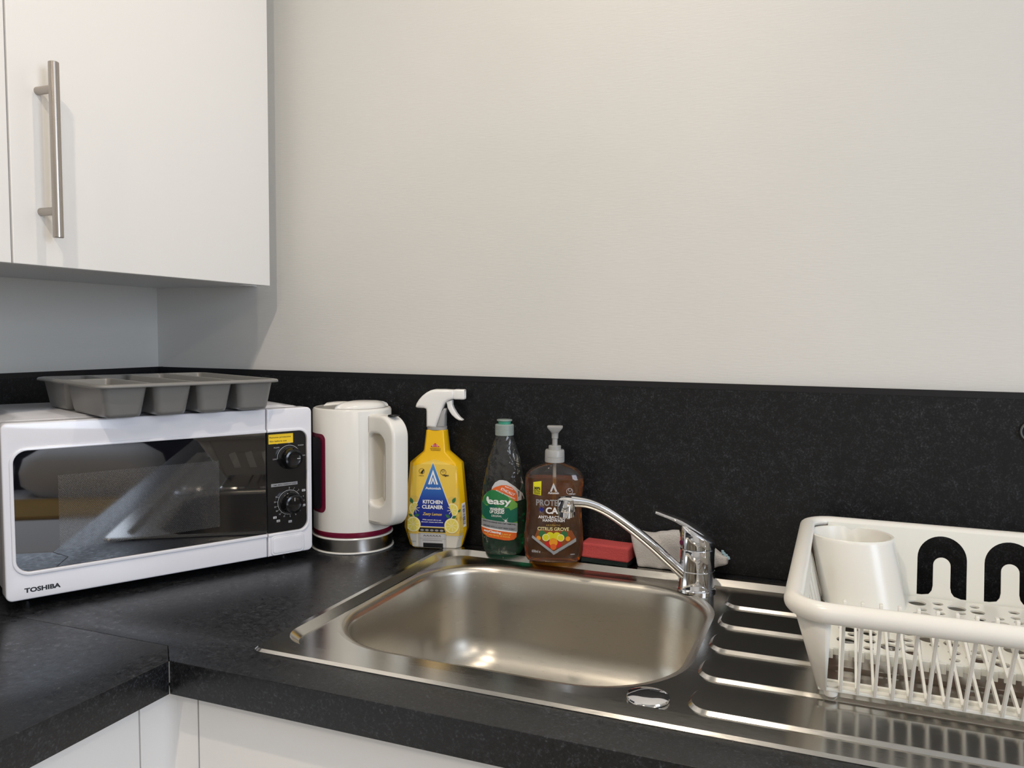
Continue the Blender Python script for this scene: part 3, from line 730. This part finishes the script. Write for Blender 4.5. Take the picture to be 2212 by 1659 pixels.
# trigger head: profile in local xz
hc = (.0, 0)
g = G(); g.lathe([(.0165, .2003), (.0168, .2010), (.0168, .2050), (.0172, .2055)], 40); g.build('collar', m_frostw, SB)
def hx(X): return (X-955)/13.83/1285*1.0
def hz(Y): return .2035+(1320-Y)/13.83/1285*1.0
head = [(665, 1298), (960, 1298), (1110, 860), (1190, 640), (1240, 560), (1330, 500), (1450, 460), (1500, 430), (1500, 185), (1200, 175), (900, 180), (790, 205), (660, 275), (540, 370), (440, 480), (370, 590), (335, 690), (350, 722), (400, 735), (600, 742), (650, 765), (665, 830)]
pr = fill2d([[(hx(a), hz(b)) for a, b in head]], .0125, .0045, 4)
upright(pr, 0).build('trigger_head', m_sprayw, SB, angle=60)
ins_ = [(960, 1298), (1215, 1285), (1225, 920), (1270, 745), (1190, 735), (1110, 860)]
upright(fill2d([[(hx(a), hz(b)) for a, b in ins_]], .0110, .003, 3), 0).build('pump_housing', m_frostw, SB, angle=60)
g = G(); zc = hz(315); g.lathe([(.0085, hx(1500)), (.0088, hx(1505)), (.0088, hx(1780)), (.0075, hx(1800)), (.0060, hx(1790)), (.0050, hx(1770))], 4, (0, 0, 0), ax='x')
nz = G(); lo = []
for x, k in ((hx(1490), .96), (hx(1510), 1.0), (hx(1775), 1.0), (hx(1805), .93), (hx(1800), .72), (hx(1765), .66)):
    lo.append([(x, p[0]*k, zc+p[1]*k) for p in rrect(-.0088, .0088, -.0086, .0082, .003, 4)])
nz.loft(lo); nz.build('nozzle', m_sprayw, SB, angle=40)
trg = [(1240, 545), (1430, 480), (1430, 620), (1470, 730), (1560, 880), (1660, 1000), (1750, 1068), (1752, 1088), (1640, 1088), (1540, 1035), (1430, 940), (1350, 830), (1290, 710), (1270, 600)]
upright(fill2d([[(hx(a), hz(b)) for a, b in trg]], .0075, .002, 3), 0).build('trigger', m_sprayw, SB, angle=60)

# ------------------------------------------------------------------ washing-up liquid
def super_sec(z, a, b, n=56, pw=2.3, cx=0):
    out = []
    for i in range(n):
        q = 2*PI*i/n; c_, s_ = math.cos(q), math.sin(q)
        out.append((cx+a*math.copysign(abs(c_)**(2/pw), c_), b*math.copysign(abs(s_)**(2/pw), s_), z))
    return out
def super_map(tab, pw):
    def fn(x, z, e):
        a, b = interp(z, tab); t = min(abs(x)/a, .999); y = b*(1-t**pw)**(1/pw); return (x*(1+e/a*.5), -y-e, z)
    return fn
def shrink(tab, d, z0, z1):
    T = [(z0+.0, *[v_-d for v_ in interp(z0, tab)])]+[(z, a-d, b-d) for z, a, b in tab if z0 < z < z1]+[(z1, *[v_-d for v_ in interp(z1, tab)])]; return T
GB = thing('washing_up_bottle', 'clear washing-up liquid bottle half full of green liquid on the sink rim', 'washing-up liquid', (.7790, -.0475, .0035), math.radians(13))
GT = [(0, .0260, .0165), (.0015, .0290, .0185), (.006, .0325, .0205), (.014, .0350, .0220), (.020, .0358, .0225), (.024, .0352, .0222), (.030, .0362, .0228), (.060, .0374, .0235), (.085, .0374, .0235), (.105, .0358, .0228), (.122, .0330, .0215),
      (.140, .0295, .0200), (.150, .0270, .0190), (.156, .0268, .0188), (.166, .0232, .0175), (.182, .0180, .0155), (.1945, .0140, .0140)]
GP = 2.4
g = G(); g.loft([super_sec(z, a, b, pw=GP if z < .15 else 2.1) for z, a, b in GT], True, False); g.build('bottle', m_clear, GB, angle=50)
g = G(); T = shrink(GT, .0012, .0012, .0985); g.loft([super_sec(z, a, b, pw=GP) for z, a, b in T], True, True); g.build('liquid', m_gliq, GB, angle=50)
g = G(); g.lathe([(.0146, .1940), (.0152, .1945), (.0152, .2030), (.0149, .2033), (.0152, .2036), (.0152, .2110), (.0140, .2122), (.0120, .2124)], 48); g.build('cap', m_frost, GB, angle=40)
g = G(); g.lathe([(.0098, .2120), (.0105, .2170), (.0080, .2175)], 40); g.build('nozzle_seat', m_mint, GB, angle=40)
g = G(); g.lathe([(.0115, .2172), (.0125, .2178), (.0125, .2192), (.0115, .2198), (.004, .2198)], 40); g.build('flip_lid', m_frost, GB, angle=40)
D = Decal(step=.006, lift=.00018)
LX = -.0050
def gx(X): return (X-305)/5.53/1330+LX
def gz(Y): return (1203-(910+Y/5.53))/1330*1.0+.0005
D.poly([(gx(x), gz(y)) for x, y in ((218, 830), (225, 800), (260, 745), (310, 715), (350, 712), (400, 722), (500, 790), (580, 870), (600, 940), (590, 945), (525, 960), (400, 850), (300, 830))], p_lgrey, 0)
D.poly([(gx(x), gz(y)) for x, y in ((215, 835), (260, 800), (340, 772), (400, 772), (460, 795), (510, 850), (525, 900), (525, 960), (300, 960), (200, 860))], p_ora, 1)
D.poly([(gx(x), gz(y)) for x, y in ((92, 1260), (95, 1000), (120, 920), (170, 860), (230, 832), (300, 840), (400, 885), (480, 945), (528, 990), (530, 1330), (92, 1285))], p_lime, 2)
D.poly([(gx(x), gz(y)) for x, y in ((110, 960), (170, 860), (230, 834), (300, 842), (400, 890), (430, 930), (440, 1010), (350, 1060), (190, 1020), (110, 1000))], p_green, 2.6)
D.poly([(gx(x), gz(y)) for x, y in ((93, 1140), (95, 985), (160, 1030), (230, 1000), (330, 1050), (430, 1040), (450, 1070), (529, 1030), (530, 1200), (480, 1215), (160, 1190))], p_teal, 3.2)
D.poly([(gx(x), gz(y)) for x, y in ((90, 1190), (160, 1190), (530, 1222), (530, 1330), (88, 1280))], p_silver, 4)
D.poly([(gx(x), gz(y)) for x, y in ((88, 1278), (522, 1325), (522, 1342), (88, 1295))], p_white, 5)
D.poly([(gx(x), gz(y)) for x, y in ((88, 1292), (522, 1340), (518, 1390), (490, 1420), (440, 1431), (380, 1430), (180, 1402), (115, 1370), (92, 1330))], p_ora, 5.5)
D.text('easy', gx(315), gz(1000), .0105, p_white, 7, w=.0390, bold=.025)
D.disc(gx(175), gz(945), .0042, p_white, 6.5, rx=.0022)
D.text('WASHING', gx(290), gz(1075), .0044, p_white, 7, w=.0235, bold=.04); D.text('UP LIQUID', gx(290), gz(1110), .0044, p_white, 7, w=.0238, bold=.04)
D.text('ORIGINAL', gx(285), gz(1152), .0034, p_white, 7, w=.0170, bold=0)
D.text('MADE WITH', gx(425), gz(808), .0017, p_white, 7, w=.0130, rot=-.38); D.text('ETHICALLY', gx(410), gz(862), .0042, p_white, 7, w=.0235, rot=-.42, bold=.02); D.text('SOURCED INGREDIENTS', gx(385), gz(888), .0018, p_white, 7, w=.0330, rot=-.42, bold=.02)
D.text('EFFECTIVE GREASE AND DIRT REMOVAL', gx(312), gz(1232), .0025, p_black, 7, w=.054, rot=-.075, bold=.01)
D.text('LEAVES DISHES SPARKLING CLEAN', gx(310), gz(1262), .0023, p_grey, 7, w=.045, rot=-.09, bold=0); D.text('INFUSED WITH A LIGHT FRESH SCENT', gx(310), gz(1288), .0026, p_black, 7, w=.051, rot=-.09, bold=.01)
D.text('easyCleaning', gx(232), gz(1345), .0036, p_white, 7, w=.0290, rot=-.09, bold=.04); D.text('is part of', gx(400), gz(1366), .0026, p_paley, 7, w=.0150, rot=-.09)
D.text('the easy family of brands', gx(290), gz(1385), .0027, p_paley, 7, w=.0420, rot=-.09, bold=.01)
for k in range(8):
    a = k*PI/4+.2; q = .007 if k % 2 else .0042
    x, z = gx(395), gz(1195); D.poly([(x+.0004*math.sin(a), z-.0004*math.cos(a)), (x+q*math.cos(a), z+q*math.sin(a)), (x-.0004*math.sin(a), z+.0004*math.cos(a))], p_white, 7)
D.build('label', super_map(GT, GP), GB)

# ------------------------------------------------------------------ hand wash
HB = thing('handwash_bottle', 'clear pump bottle of amber hand wash beside the red sponge', 'hand wash', (.8690, -.0570, .0035), math.radians(18))
HT = [(0, .0385, .0170), (.0020, .0420, .0190), (.008, .0450, .0205), (.022, .0472, .0215), (.045, .0470, .0213), (.065, .0450, .0205), (.085, .0438, .0200), (.105, .0450, .0205), (.122, .0468, .0210), (.132, .0466, .0208), (.140, .0440, .0200), (.147, .0370, .0185), (.1525, .0250, .0160), (.155, .0165, .0140), (.158, .0150, .0145)]
HP = 2.7
g = G(); g.loft([super_sec(z, a, b, 64, pw=HP if z < .15 else 2.1) for z, a, b in HT], True, False); g.build('bottle', m_clearamb, HB, angle=50)
g = G(); T = shrink(HT, .0013, .0012, .1335); g.loft([super_sec(z, a, b, 64, pw=HP) for z, a, b in T], True, True); g.build('liquid', m_aliq, HB, angle=50)
g = G(); g.lathe([(.0148, .1575), (.0155, .1582), (.0155, .1655), (.0151, .1658), (.0155, .1662), (.0152, .1750), (.0142, .1772), (.0100, .1774)], 48); g.lathe([(.0098, .1770), (.0098, .1832), (.0090, .1838), (.004, .1838)], 40); g.build('pump_collar', m_frostw, HB, angle=40)
g = G(); g.lathe([(.0042, .1835), (.0042, .1945), (.0052, .1950), (.0054, .2030), (.0060, .2040), (.0060, .2045)], 32)
g.loft([rrect(-.0060, .0060, -.006, .006, .003, 5, .2040), rrect(-.0068, .0068, -.0075, .0065, .003, 5, .2055), rrect(-.0118, .0118, -.0135, .008, .003, 5, .2120), rrect(-.0122, .0122, -.0140, .0082, .003, 5, .2142), rrect(-.0112, .0112, -.0130, .0072, .0028, 5, .2148)])
g.build('pump_head', m_frostw, HB, angle=40)
g = G(); g.lathe([(.0028, .012), (.0028, .1800)], 16); g.build('dip_tube', mat('dip_tube_plastic', (.8, .75, .65), .3, Transmission_Weight=.5), HB)
D = Decal(step=.006, lift=.00018)
def ax_(X): return (X-425)/5.53/1375
def az_(Y): return (1216-(930+Y/5.53))/1375+.003
p_hot = pc('orange_red', (.30, .06, .02))
D.poly([(ax_(178), az_(632)), (ax_(275), az_(615)), (ax_(272), az_(790)), (ax_(178), az_(778))], p_citron, 0)
D.text('30%', ax_(226), az_(718), .0040, p_black, 2, w=.0100, bold=.05); D.text('EXTRA', ax_(225), az_(745), .0026, p_black, 2, w=.0100, bold=.03); D.text('FREE', ax_(225), az_(776), .0034, p_black, 2, w=.0095, bold=.01)
D.poly([(ax_(x), az_(y)) for x, y in ((418, 632), (465, 740), (440, 740), (418, 685), (398, 740), (375, 740))], p_lgrey, 0)
D.text('Astonish', ax_(418), az_(766), .0033, p_white, 2, w=.0168, bold=.02)
D.ring(ax_(608), az_(732), .0050, .0006, p_lgrey, 1); D.ring(ax_(612), az_(715), .0026, .0005, p_lgrey, 1); D.text('Vegan', ax_(640), az_(772), .0026, p_lgrey, 2, w=.0095, shear=.3)
D.text('PROTECT', ax_(400), az_(908), .0095, p_grey, 1, w=.049, bold=.03); D.text('CARE', ax_(458), az_(1003), .0098, p_white, 1, w=.0340, bold=.035)
D.rect(ax_(250), ax_(308), az_(972), az_(945), p_blue, 1); D.rect(ax_(268), ax_(290), az_(990), az_(926), p_blue, 1)
D.text('ANTI-BACTERIAL', ax_(428), az_(1062), .0042, p_white, 1, w=.0490, bold=.035, space=1.1); D.text('HANDWASH', ax_(425), az_(1100), .0044, p_white, 1, w=.0340, bold=.035, space=1.1)
D.text('AROMATIC', ax_(420), az_(1152), .0026, p_gold, 1, w=.0225, bold=0, space=1.3); D.text('CITRUS GROVE', ax_(421), az_(1206), .0054, p_lemonl, 1, w=.0490, bold=.02)
D.poly([(ax_(x), az_(y)) for x, y in ((200, 1290), (235, 1195), (640, 1200), (690, 1300), (430, 1450))], p_rust, 0)
for x, y, r, m_, l_r in ((290, 1250, .0055, p_leaf, 1), (550, 1250, .0055, p_leaf, 1), (385, 1270, .0062, p_citron, 1.5), (465, 1270, .0062, p_citron, 1.5), (250, 1300, .0035, p_orange2, 2), (595, 1300, .0038, p_orange2, 2), (360, 1375, .0050, p_red, 2), (480, 1370, .0050, p_red, 2),
                     (335, 1290, .0058, p_lemonl, 2.2), (335, 1290, .0046, p_citron, 2.8), (510, 1290, .0058, p_lemonl, 2.2), (510, 1290, .0046, p_citron, 2.8), (425, 1345, .0066, p_orange2, 3), (425, 1400, .0048, p_ora, 3.2)):
    D.disc(ax_(x), az_(y), r, m_, l_r)
D.poly([(ax_(x), az_(y)) for x, y in ((178, 1270), (430, 1455), (690, 1290), (692, 1335), (430, 1497), (168, 1300))], p_silver, 4)
D.text('REMOVES 99.9% OF BACTERIA', ax_(300), az_(1412), .0019, p_black, 5, w=.036, rot=-.62); D.text('PH BALANCED', ax_(560), az_(1425), .0019, p_black, 5, w=.020, rot=.56)
D.text('650ml e', ax_(220), az_(1478), .0042, p_lgrey, 1, w=.0135); D.text('40053', ax_(652), az_(1497), .0018, p_lgrey, 1, w=.007)
D.build('label', super_map(HT, HP), HB)

# ------------------------------------------------------------------ sponge and cloth
SPG = thing('washing_up_sponge', 'red washing-up sponge with dark scourer side on the sink rim', 'sponge', (.9510, -.0325, .0035), math.radians(-4))
def blob(x, y, z0, z1, r, m, name, parent, amp=.0006, seed=1):
    bm = bmesh.new(); nx, ny, nz = 14, 7, 5
    bmesh.ops.create_cube(bm, size=1); bmesh.ops.subdivide_edges(bm, edges=bm.edges[:], cuts=6, use_grid_fill=True)
    rnd = random.Random(seed)
    for v in bm.verts: v.co = (v.co.x*x+rnd.uniform(-amp, amp), v.co.y*y+rnd.uniform(-amp, amp), z0+(v.co.z+.5)*(z1-z0)+rnd.uniform(-amp, amp)*.5)
    me = from_bm(bm); o = put(name, me, m, parent, True, 60); d_ = o.modifiers.new('b', 'BEVEL'); d_.width = r; d_.segments = 3; d_.limit_method = 'ANGLE'; d_.angle_limit = math.radians(50); return o
blob(.080, .037, .0072, .0310, .0035, m_red, 'foam', SPG, .0003); blob(.076, .036, .0006, .0072, .0008, m_scour, 'scourer', SPG, .0007, 4)
# folded cloth: lumpy roll narrowing to a twisted tail on the right
from mathutils import noise as mn
g = G(); nx = 40; loops = []
for i in range(nx+1):
    t = i/nx; x = .9880+.1480*t
    k = 1 if t < .70 else 1-(t-.70)/.30*.62
    top = .0615-.004*math.sin(t*9)-.004*t; bot = .0022
    if t > .70: s_ = (t-.70)/.30; top = top-(.024)*s_; bot = .0022+.020*s_
    if t < .06: q = t/.06; top -= .006*(1-q); 
    hw = .0145*(1 if t < .8 else 1-(t-.8)*1.6)
    if t < .02 or t > .99: hw *= .75
    Lp = []
    for j in range(36):
        a = 2*PI*j/36; c_, s_ = math.cos(a), math.sin(a)
        y = hw*math.copysign(abs(c_)**.6, c_); z = (top+bot)/2+(top-bot)/2*math.copysign(abs(s_)**.55, s_)
        # left end leans: the foot of the roll starts further right
        dx = .014*(1-(z-bot)/(top-bot+1e-9))*max(0, 1-t*6)
        p = Vector((x+dx, -.0292+y, z)); n1 = mn.noise(p*38)*.0032+mn.noise(p*110)*.0012
        if z < .012: n1 = abs(n1)
        Lp.append((p.x, max(min(p.y+n1*(-1 if c_ < 0 else 0), -.0135), -.052), max(p.z+n1*s_, .0040)))
    loops.append(Lp)
g.loft(loops); o = g.build('dish_cloth', m_cloth, None, angle=80); lift(o); tag(o, 'crumpled white cloth squeezed between the tap and the splashback', 'cloth')
hem = G(); hem.sweep([(1.127+.001*i, -.033+.001*math.sin(i), .0395-.0009*i+.0012*math.sin(i*2.1)) for i in range(12)], .0022, .0016, seg=8); hem.build('hem', m_clothb, o)

# ------------------------------------------------------------------ grey ring on the splashback at the right picture edge
o = G(); o.sweep([(1.5215+.0130*math.cos(2*PI*i/32), -.0150, .2385+.0130*math.sin(2*PI*i/32)) for i in range(32)], .0014, .0026, seg=10, closed=True)
o = o.build('wall_ring', mat('dark_grey_ring', (.12, .13, .13), .35)); lift(o); tag(o, 'small grey ring fixed to the splashback at the right picture edge', 'ring')

# ------------------------------------------------------------------ dish rack
RK = thing('dish_rack', 'white plastic dish rack standing on the drainer', 'dish rack', (0, 0, 0))
RX0, RX1, RY0, RY1 = 1.2490, 1.7000, -.4760, -.0830     # rim centre line
BX0_, BX1_, BY0_, BY1_ = 1.2735, 1.6760, -.4130, -.1130  # foot outline
ZR, ZB = .1065, .0080
def rt(y): return max(0, min(1, (y-RY0)/(RY1-RY0)))
g = G(); pl = rrect(RX0, RX1, RY0, RY1, .034, 10); pth = [(p[0], p[1], ZR+.0040*rt(p[1])) for p in pl]
g.sweep(pth, [.0098-.0036*rt(p[1]) for p in pl], .0093, side=(0, 0, 1), seg=18, closed=True)
rim = g.build('rim', m_rack, RK, angle=60)
# corner shells: loft from rim to foot only over the rounded corners
top = rrect(RX0+.001, RX1-.001, RY0+.001, RY1-.001, .034, 10, ZR-.006); mid = rrect(RX0+.005, RX1-.005, RY0+.008, RY1-.004, .034, 10, ZR-.020)
bot = rrect(BX0_, BX1_, BY0_, BY1_, .008, 10, ZB)
g = G(); ncor = 11
for c in range(4):
    idx = list(range(c*ncor, (c+1)*ncor)); A_ = [top[i] for i in idx]; B_ = [mid[i] for i in idx]; C_ = [bot[i] for i in idx]
    ext = {3: ((0, -.0), (.0, 0)), 2: ((0, 0), (0, 0)), 0: ((0, 0), (0, 0)), 1: ((0, 0), (0, 0))}
    g = G(); g.loft([A_, C_], False, False, closed=False); g.build('corner_panel', m_rack, RK, angle=60, solid=.0024)
def bil(P00, P10, P01, P11):
    P00, P10, P01, P11 = map(Vector, (P00, P10, P01, P11))
    return lambda s_, t: P00*(1-s_)*(1-t)+P10*s_*(1-t)+P01*(1-s_)*t+P11*s_*t
def panel(name, loops, s0, s1, f, th, sw_):
    # loops in metres (s, h) with h 0..1 vertical
    me = fill2d(loops, th/2, 0); g = G()
    nrm = (f(1, 0)-f(0, 0)).cross(f(0, 1)-f(0, 0)).normalized()
    g.addm(me, 0, lambda c: tuple(f((c.x-s0)/(s1-s0), c.y)+nrm*c.z)); return g.build(name, m_rack, RK, smooth=False)
# back panel with horseshoe cut-outs
xa, xb = BX0_+.001, BX1_-.001
ZT = ZR+.0048
f = bil((xa, BY1_, ZB), (xb, BY1_, ZB), (xa, RY1-.0100, ZT), (xb, RY1-.0100, ZT))
def hgt(z): return (z-ZB)/(ZT-ZB)
holes = []
for cx in (1.4130, 1.4895, 1.5660, 1.6330):
    if cx > 1.62: continue
    ow, iw = .0285, .0100; hz_top, hz_in, hz_b = .1050, .0785, .0300
    P = [(cx-ow, hgt(hz_b))]
    arcs = [(cx+ow*math.cos(a), hgt(hz_top-ow+ow*math.sin(a))) for a in [PI-PI*i/20 for i in range(21)]]
    P += arcs+[(cx+ow, hgt(hz_b-.001))]
    P += [(cx+ow-.006, hgt(hz_b-.001)), (cx+iw+.0045, hgt(hz_b+.0015)), (cx+iw+.0012, hgt(hz_b+.006)), (cx+iw, hgt(hz_b+.012))]
    P += [(cx+iw*math.cos(a), hgt(hz_in-iw+iw*math.sin(a))) for a in [PI*i/12 for i in range(13)]]
    P += [(cx-iw, hgt(hz_b+.012)), (cx-iw-.0012, hgt(hz_b+.006)), (cx-iw-.0045, hgt(hz_b+.0015)), (cx-ow+.006, hgt(hz_b))]
    holes.append(P)
panel('back_panel', [[(xa, 0), (xb, 0), (xb, 1), (xa, 1)]]+holes, xa, xb, f, .0024, 0)
# left and right end panels with slots
for name, bx, rx in (('end_panel', BX0_, RX0+.001), ('end_panel', BX1_, RX1-.001)):
    ya, yb = BY0_+.008, BY1_-.008; yA, yB = RY0+.034, RY1-.034
    f = bil((bx, ya, ZB), (bx, yb, ZB), (rx, yA, ZR-.002), (rx, yB, ZR-.002)); n_s = 7; hs = []
    for k in range(n_s):
        c = .12+.76*k/(n_s-1); hs.append([(c-.028, .20), (c+.028, .20), (c+.028, .62+.02*k), (c-.028, .56+.02*k)])
    me = fill2d([[(0, 0), (1, 0), (1, 1), (0, 1)]]+hs, 0, 0); g = G()
    g.addm(me, 0, lambda c: tuple(f(c.x, c.y))); g.build(name, m_rack, RK, smooth=False, solid=.0024)
# front bars, ledge, floor ribs
fx0 = 1.2815; step = .01560; nb = 23
def front(z): t = (z-ZB)/(ZR-ZB); return BY0_+(RY0+.006-BY0_)*t
bar0 = G(); z0, z1 = ZB, ZR+.003
v = []
for x in (-.0015, .0015):
    v += [(x, front(z0), z0), (x, front(z0)+.006, z0), (x, front(z1)+.0165, z1+.0062), (x, front(z1)+.0105, z1+.0062), (x, front(ZR-.01), ZR-.01), (x, front(ZR-.01)+.006, ZR-.01)]
bar0.add(v, [(0, 1, 5, 4), (4, 5, 2, 3), (6, 10, 11, 7), (10, 9, 8, 11), (0, 4, 10, 6), (4, 3, 9, 10), (3, 2, 8, 9), (2, 5, 11, 8), (5, 1, 7, 11), (1, 0, 6, 7)])
b0 = bar0.build('front_bar', m_rack, RK, smooth=False, bevel=.0004, seg=1)
rib0 = G(); v = []
for x in (-.0013, .0013): v += [(x, -.411, .0080), (x, -.411, .0135), (x, -.262, .0405), (x, -.256, .0300), (x, -.330, .0215)]
rib0.add(v, [(0, 1, 2, 3, 4), (9, 8, 7, 6, 5), (0, 5, 6, 1), (1, 6, 7, 2), (2, 7, 8, 3), (3, 8, 9, 4), (4, 9, 5, 0)])
rb = rib0.build('plate_rib', m_rack, RK, smooth=False)
for i in range(nb):
    x = fx0+.0135+i*step
    if x > BX1_-.02: break
    if i == 0: b, r_ = b0, rb
    else:
        b = b0.copy(); COL.objects.link(b); b.parent = RK; r_ = rb.copy(); COL.objects.link(r_); r_.parent = RK
    b.location = (x, 0, 0); r_.location = (x-.0015, 0, 0)
g = G()
g.box(fx0-.008, BX1_-.015, BY0_+.0005, BY0_+.016, ZB-.001, ZB+.0022); g.box(fx0-.008, BX1_-.015, BY0_+.0125, BY0_+.016, ZB+.0015, ZB+.0060)
g.build('front_ledge', m_rack, RK, smooth=False, bevel=.0006, seg=1)
# raised floor with round holes
PYF, PYB = -.336, -.1135
hs = []; random.seed(11)
cells = [(0, 0, .0105), (.024, .006, .0062), (.044, -.004, .0105), (.022, -.016, .0052), (.065, .010, .0055), (.066, -.010, .0080), (.006, .020, .0050), (.046, .017, .0052)]
taken = []
for iy, cy in enumerate((-.140, -.182, -.224, -.266, -.308)):
    off = (iy % 2)*.041
    for ix in range(-1, 6):
        for dx, dy, r in cells:
            x = 1.300+off+ix*.083+dx; y = cy+dy
            if not (BX0_+.008+r < x < BX1_-.008-r and PYF+.004+r < y < PYB-.006-r): continue
            if (x-1.3165)**2+(y+.156)**2 < (.054+r)**2: continue
            if any((x-a)**2+(y-b)**2 < (r+c+.0022)**2 for a, b, c in taken): continue
            taken.append((x, y, r))
for x, y, r in taken: hs.append([(x+r*math.cos(2*PI*i/24), y+r*math.sin(2*PI*i/24)) for i in range(24)])
g = G(); me = fill2d([[(BX0_+.001, PYF), (BX1_-.001, PYF), (BX1_-.001, PYB), (BX0_+.001, PYB)]]+hs, .0011, 0)
g.addm(me, 0, lambda c: (c.x, c.y, .0240+(c.y-PYF)*.012+c.z))
x = BX0_+.003
while x < BX1_-.012: g.box(x, x+.010, PYF-.003, PYF, .0140, .0245); x += .0156
g.box(BX0_+.001, BX1_-.001, PYF-.001, PYF+.001, .0175, .0245)
g.build('rack_floor', m_rack, RK, smooth=False)
g = G()
for X, Y in ((BX0_+.012, BY0_+.010), (BX1_-.012, BY0_+.010), (BX0_+.012, BY1_-.012), (BX1_-.012, BY1_-.012)):
    G().lathe([(.0060, -.0004), (.0070, .0012), (.0085, ZB+.004)], 20, (X, Y, 0)).build('foot', m_rack, RK)
# cutlery cup in the back left corner
g = G(); lo = []
tc = (1.3035, -.1375); bc = (1.3200, -.1600)
def ring_(c, r, z, ry=None): ry = ry or r; return [(c[0]+r*math.cos(2*PI*i/56), c[1]+ry*math.sin(2*PI*i/56), z) for i in range(56)]
def mixc(t): return (bc[0]+(tc[0]-bc[0])*t, bc[1]+(tc[1]-bc[1])*t)
lo = [ring_(mixc(0), .0500, .0265, .043), ring_(mixc(.05), .0490, .0300, .0425), ring_(mixc(.96), .0505, .1030, .046), ring_(mixc(1), .0512, .1068, .0465), ring_(mixc(1), .0500, .1078, .0455), ring_(mixc(1), .0470, .1072, .0430),
      ring_(mixc(.97), .0462, .1020, .042), ring_(mixc(.04), .0450, .0330, .039), ring_(mixc(.03), .043, .0310, .037)]
g.loft(lo, True, True); g.build('cutlery_cup', m_rack, RK, angle=50)

# ------------------------------------------------------------------ bed across the room (seen mirrored in the microwave door)
BD = thing('bed', 'bed with white bedding and mustard throw, mirrored in the microwave door', 'bed', (2.85, -1.95, -ZW))
m_sheet = mat('white_bedding', (.78, .78, .80), .9); m_throw = mat('mustard_throw', (.42, .25, .05), .95)
def soft(x0, x1, y0, y1, z0, z1, r, m, name, parent=BD):
    g = G(); g.box(x0, x1, y0, y1, z0, z1); return g.build(name, m, parent, smooth=True, bevel=r, seg=4)
soft(-.66, .64, -1.0, 1.15, .06, .28, .03, mat('bed_base_fabric', (.10, .10, .12), .9), 'bed_base'); soft(-.68, .66, -1.02, 1.17, .28, .50, .06, m_sheet, 'mattress')
soft(.655, .705, -1.02, 1.17, .06, 1.0, .02, mat('headboard_fabric', (.03, .035, .05), .9), 'headboard')
tag(lift(soft(-.10, .28, -1.03, 1.18, .5005, .515, .006, m_throw, 'bed_throw', None)), 'mustard throw laid along the white bed', 'throw')
bpy.data.objects['bed_throw'].location = (2.85, -1.95, 0)
for i, (y, t, lb) in enumerate(((.72, .10, 'near the foot end'), (.05, -.06, 'in the middle of the row'), (-.62, .05, 'furthest from the window'))):
    g = G(); Q = []
    for k, zz in ((.80, 0), (1, .05), (1.02, .11), (.96, .17), (.70, .22)): Q.append([(p[0]*k, p[1]*k, zz) for p in rrect(-.15, .15, -.30, .30, .10, 6)])
    g.loft(Q); p_ = g.build('pillow', m_sheet, None, angle=80); p_.location = (3.32, -1.95+y, .503); p_.rotation_euler = (0, 0, t)
    tag(p_, 'plump white pillow at the wall side of the bed, '+lb, 'pillow', 'pillows on the bed')
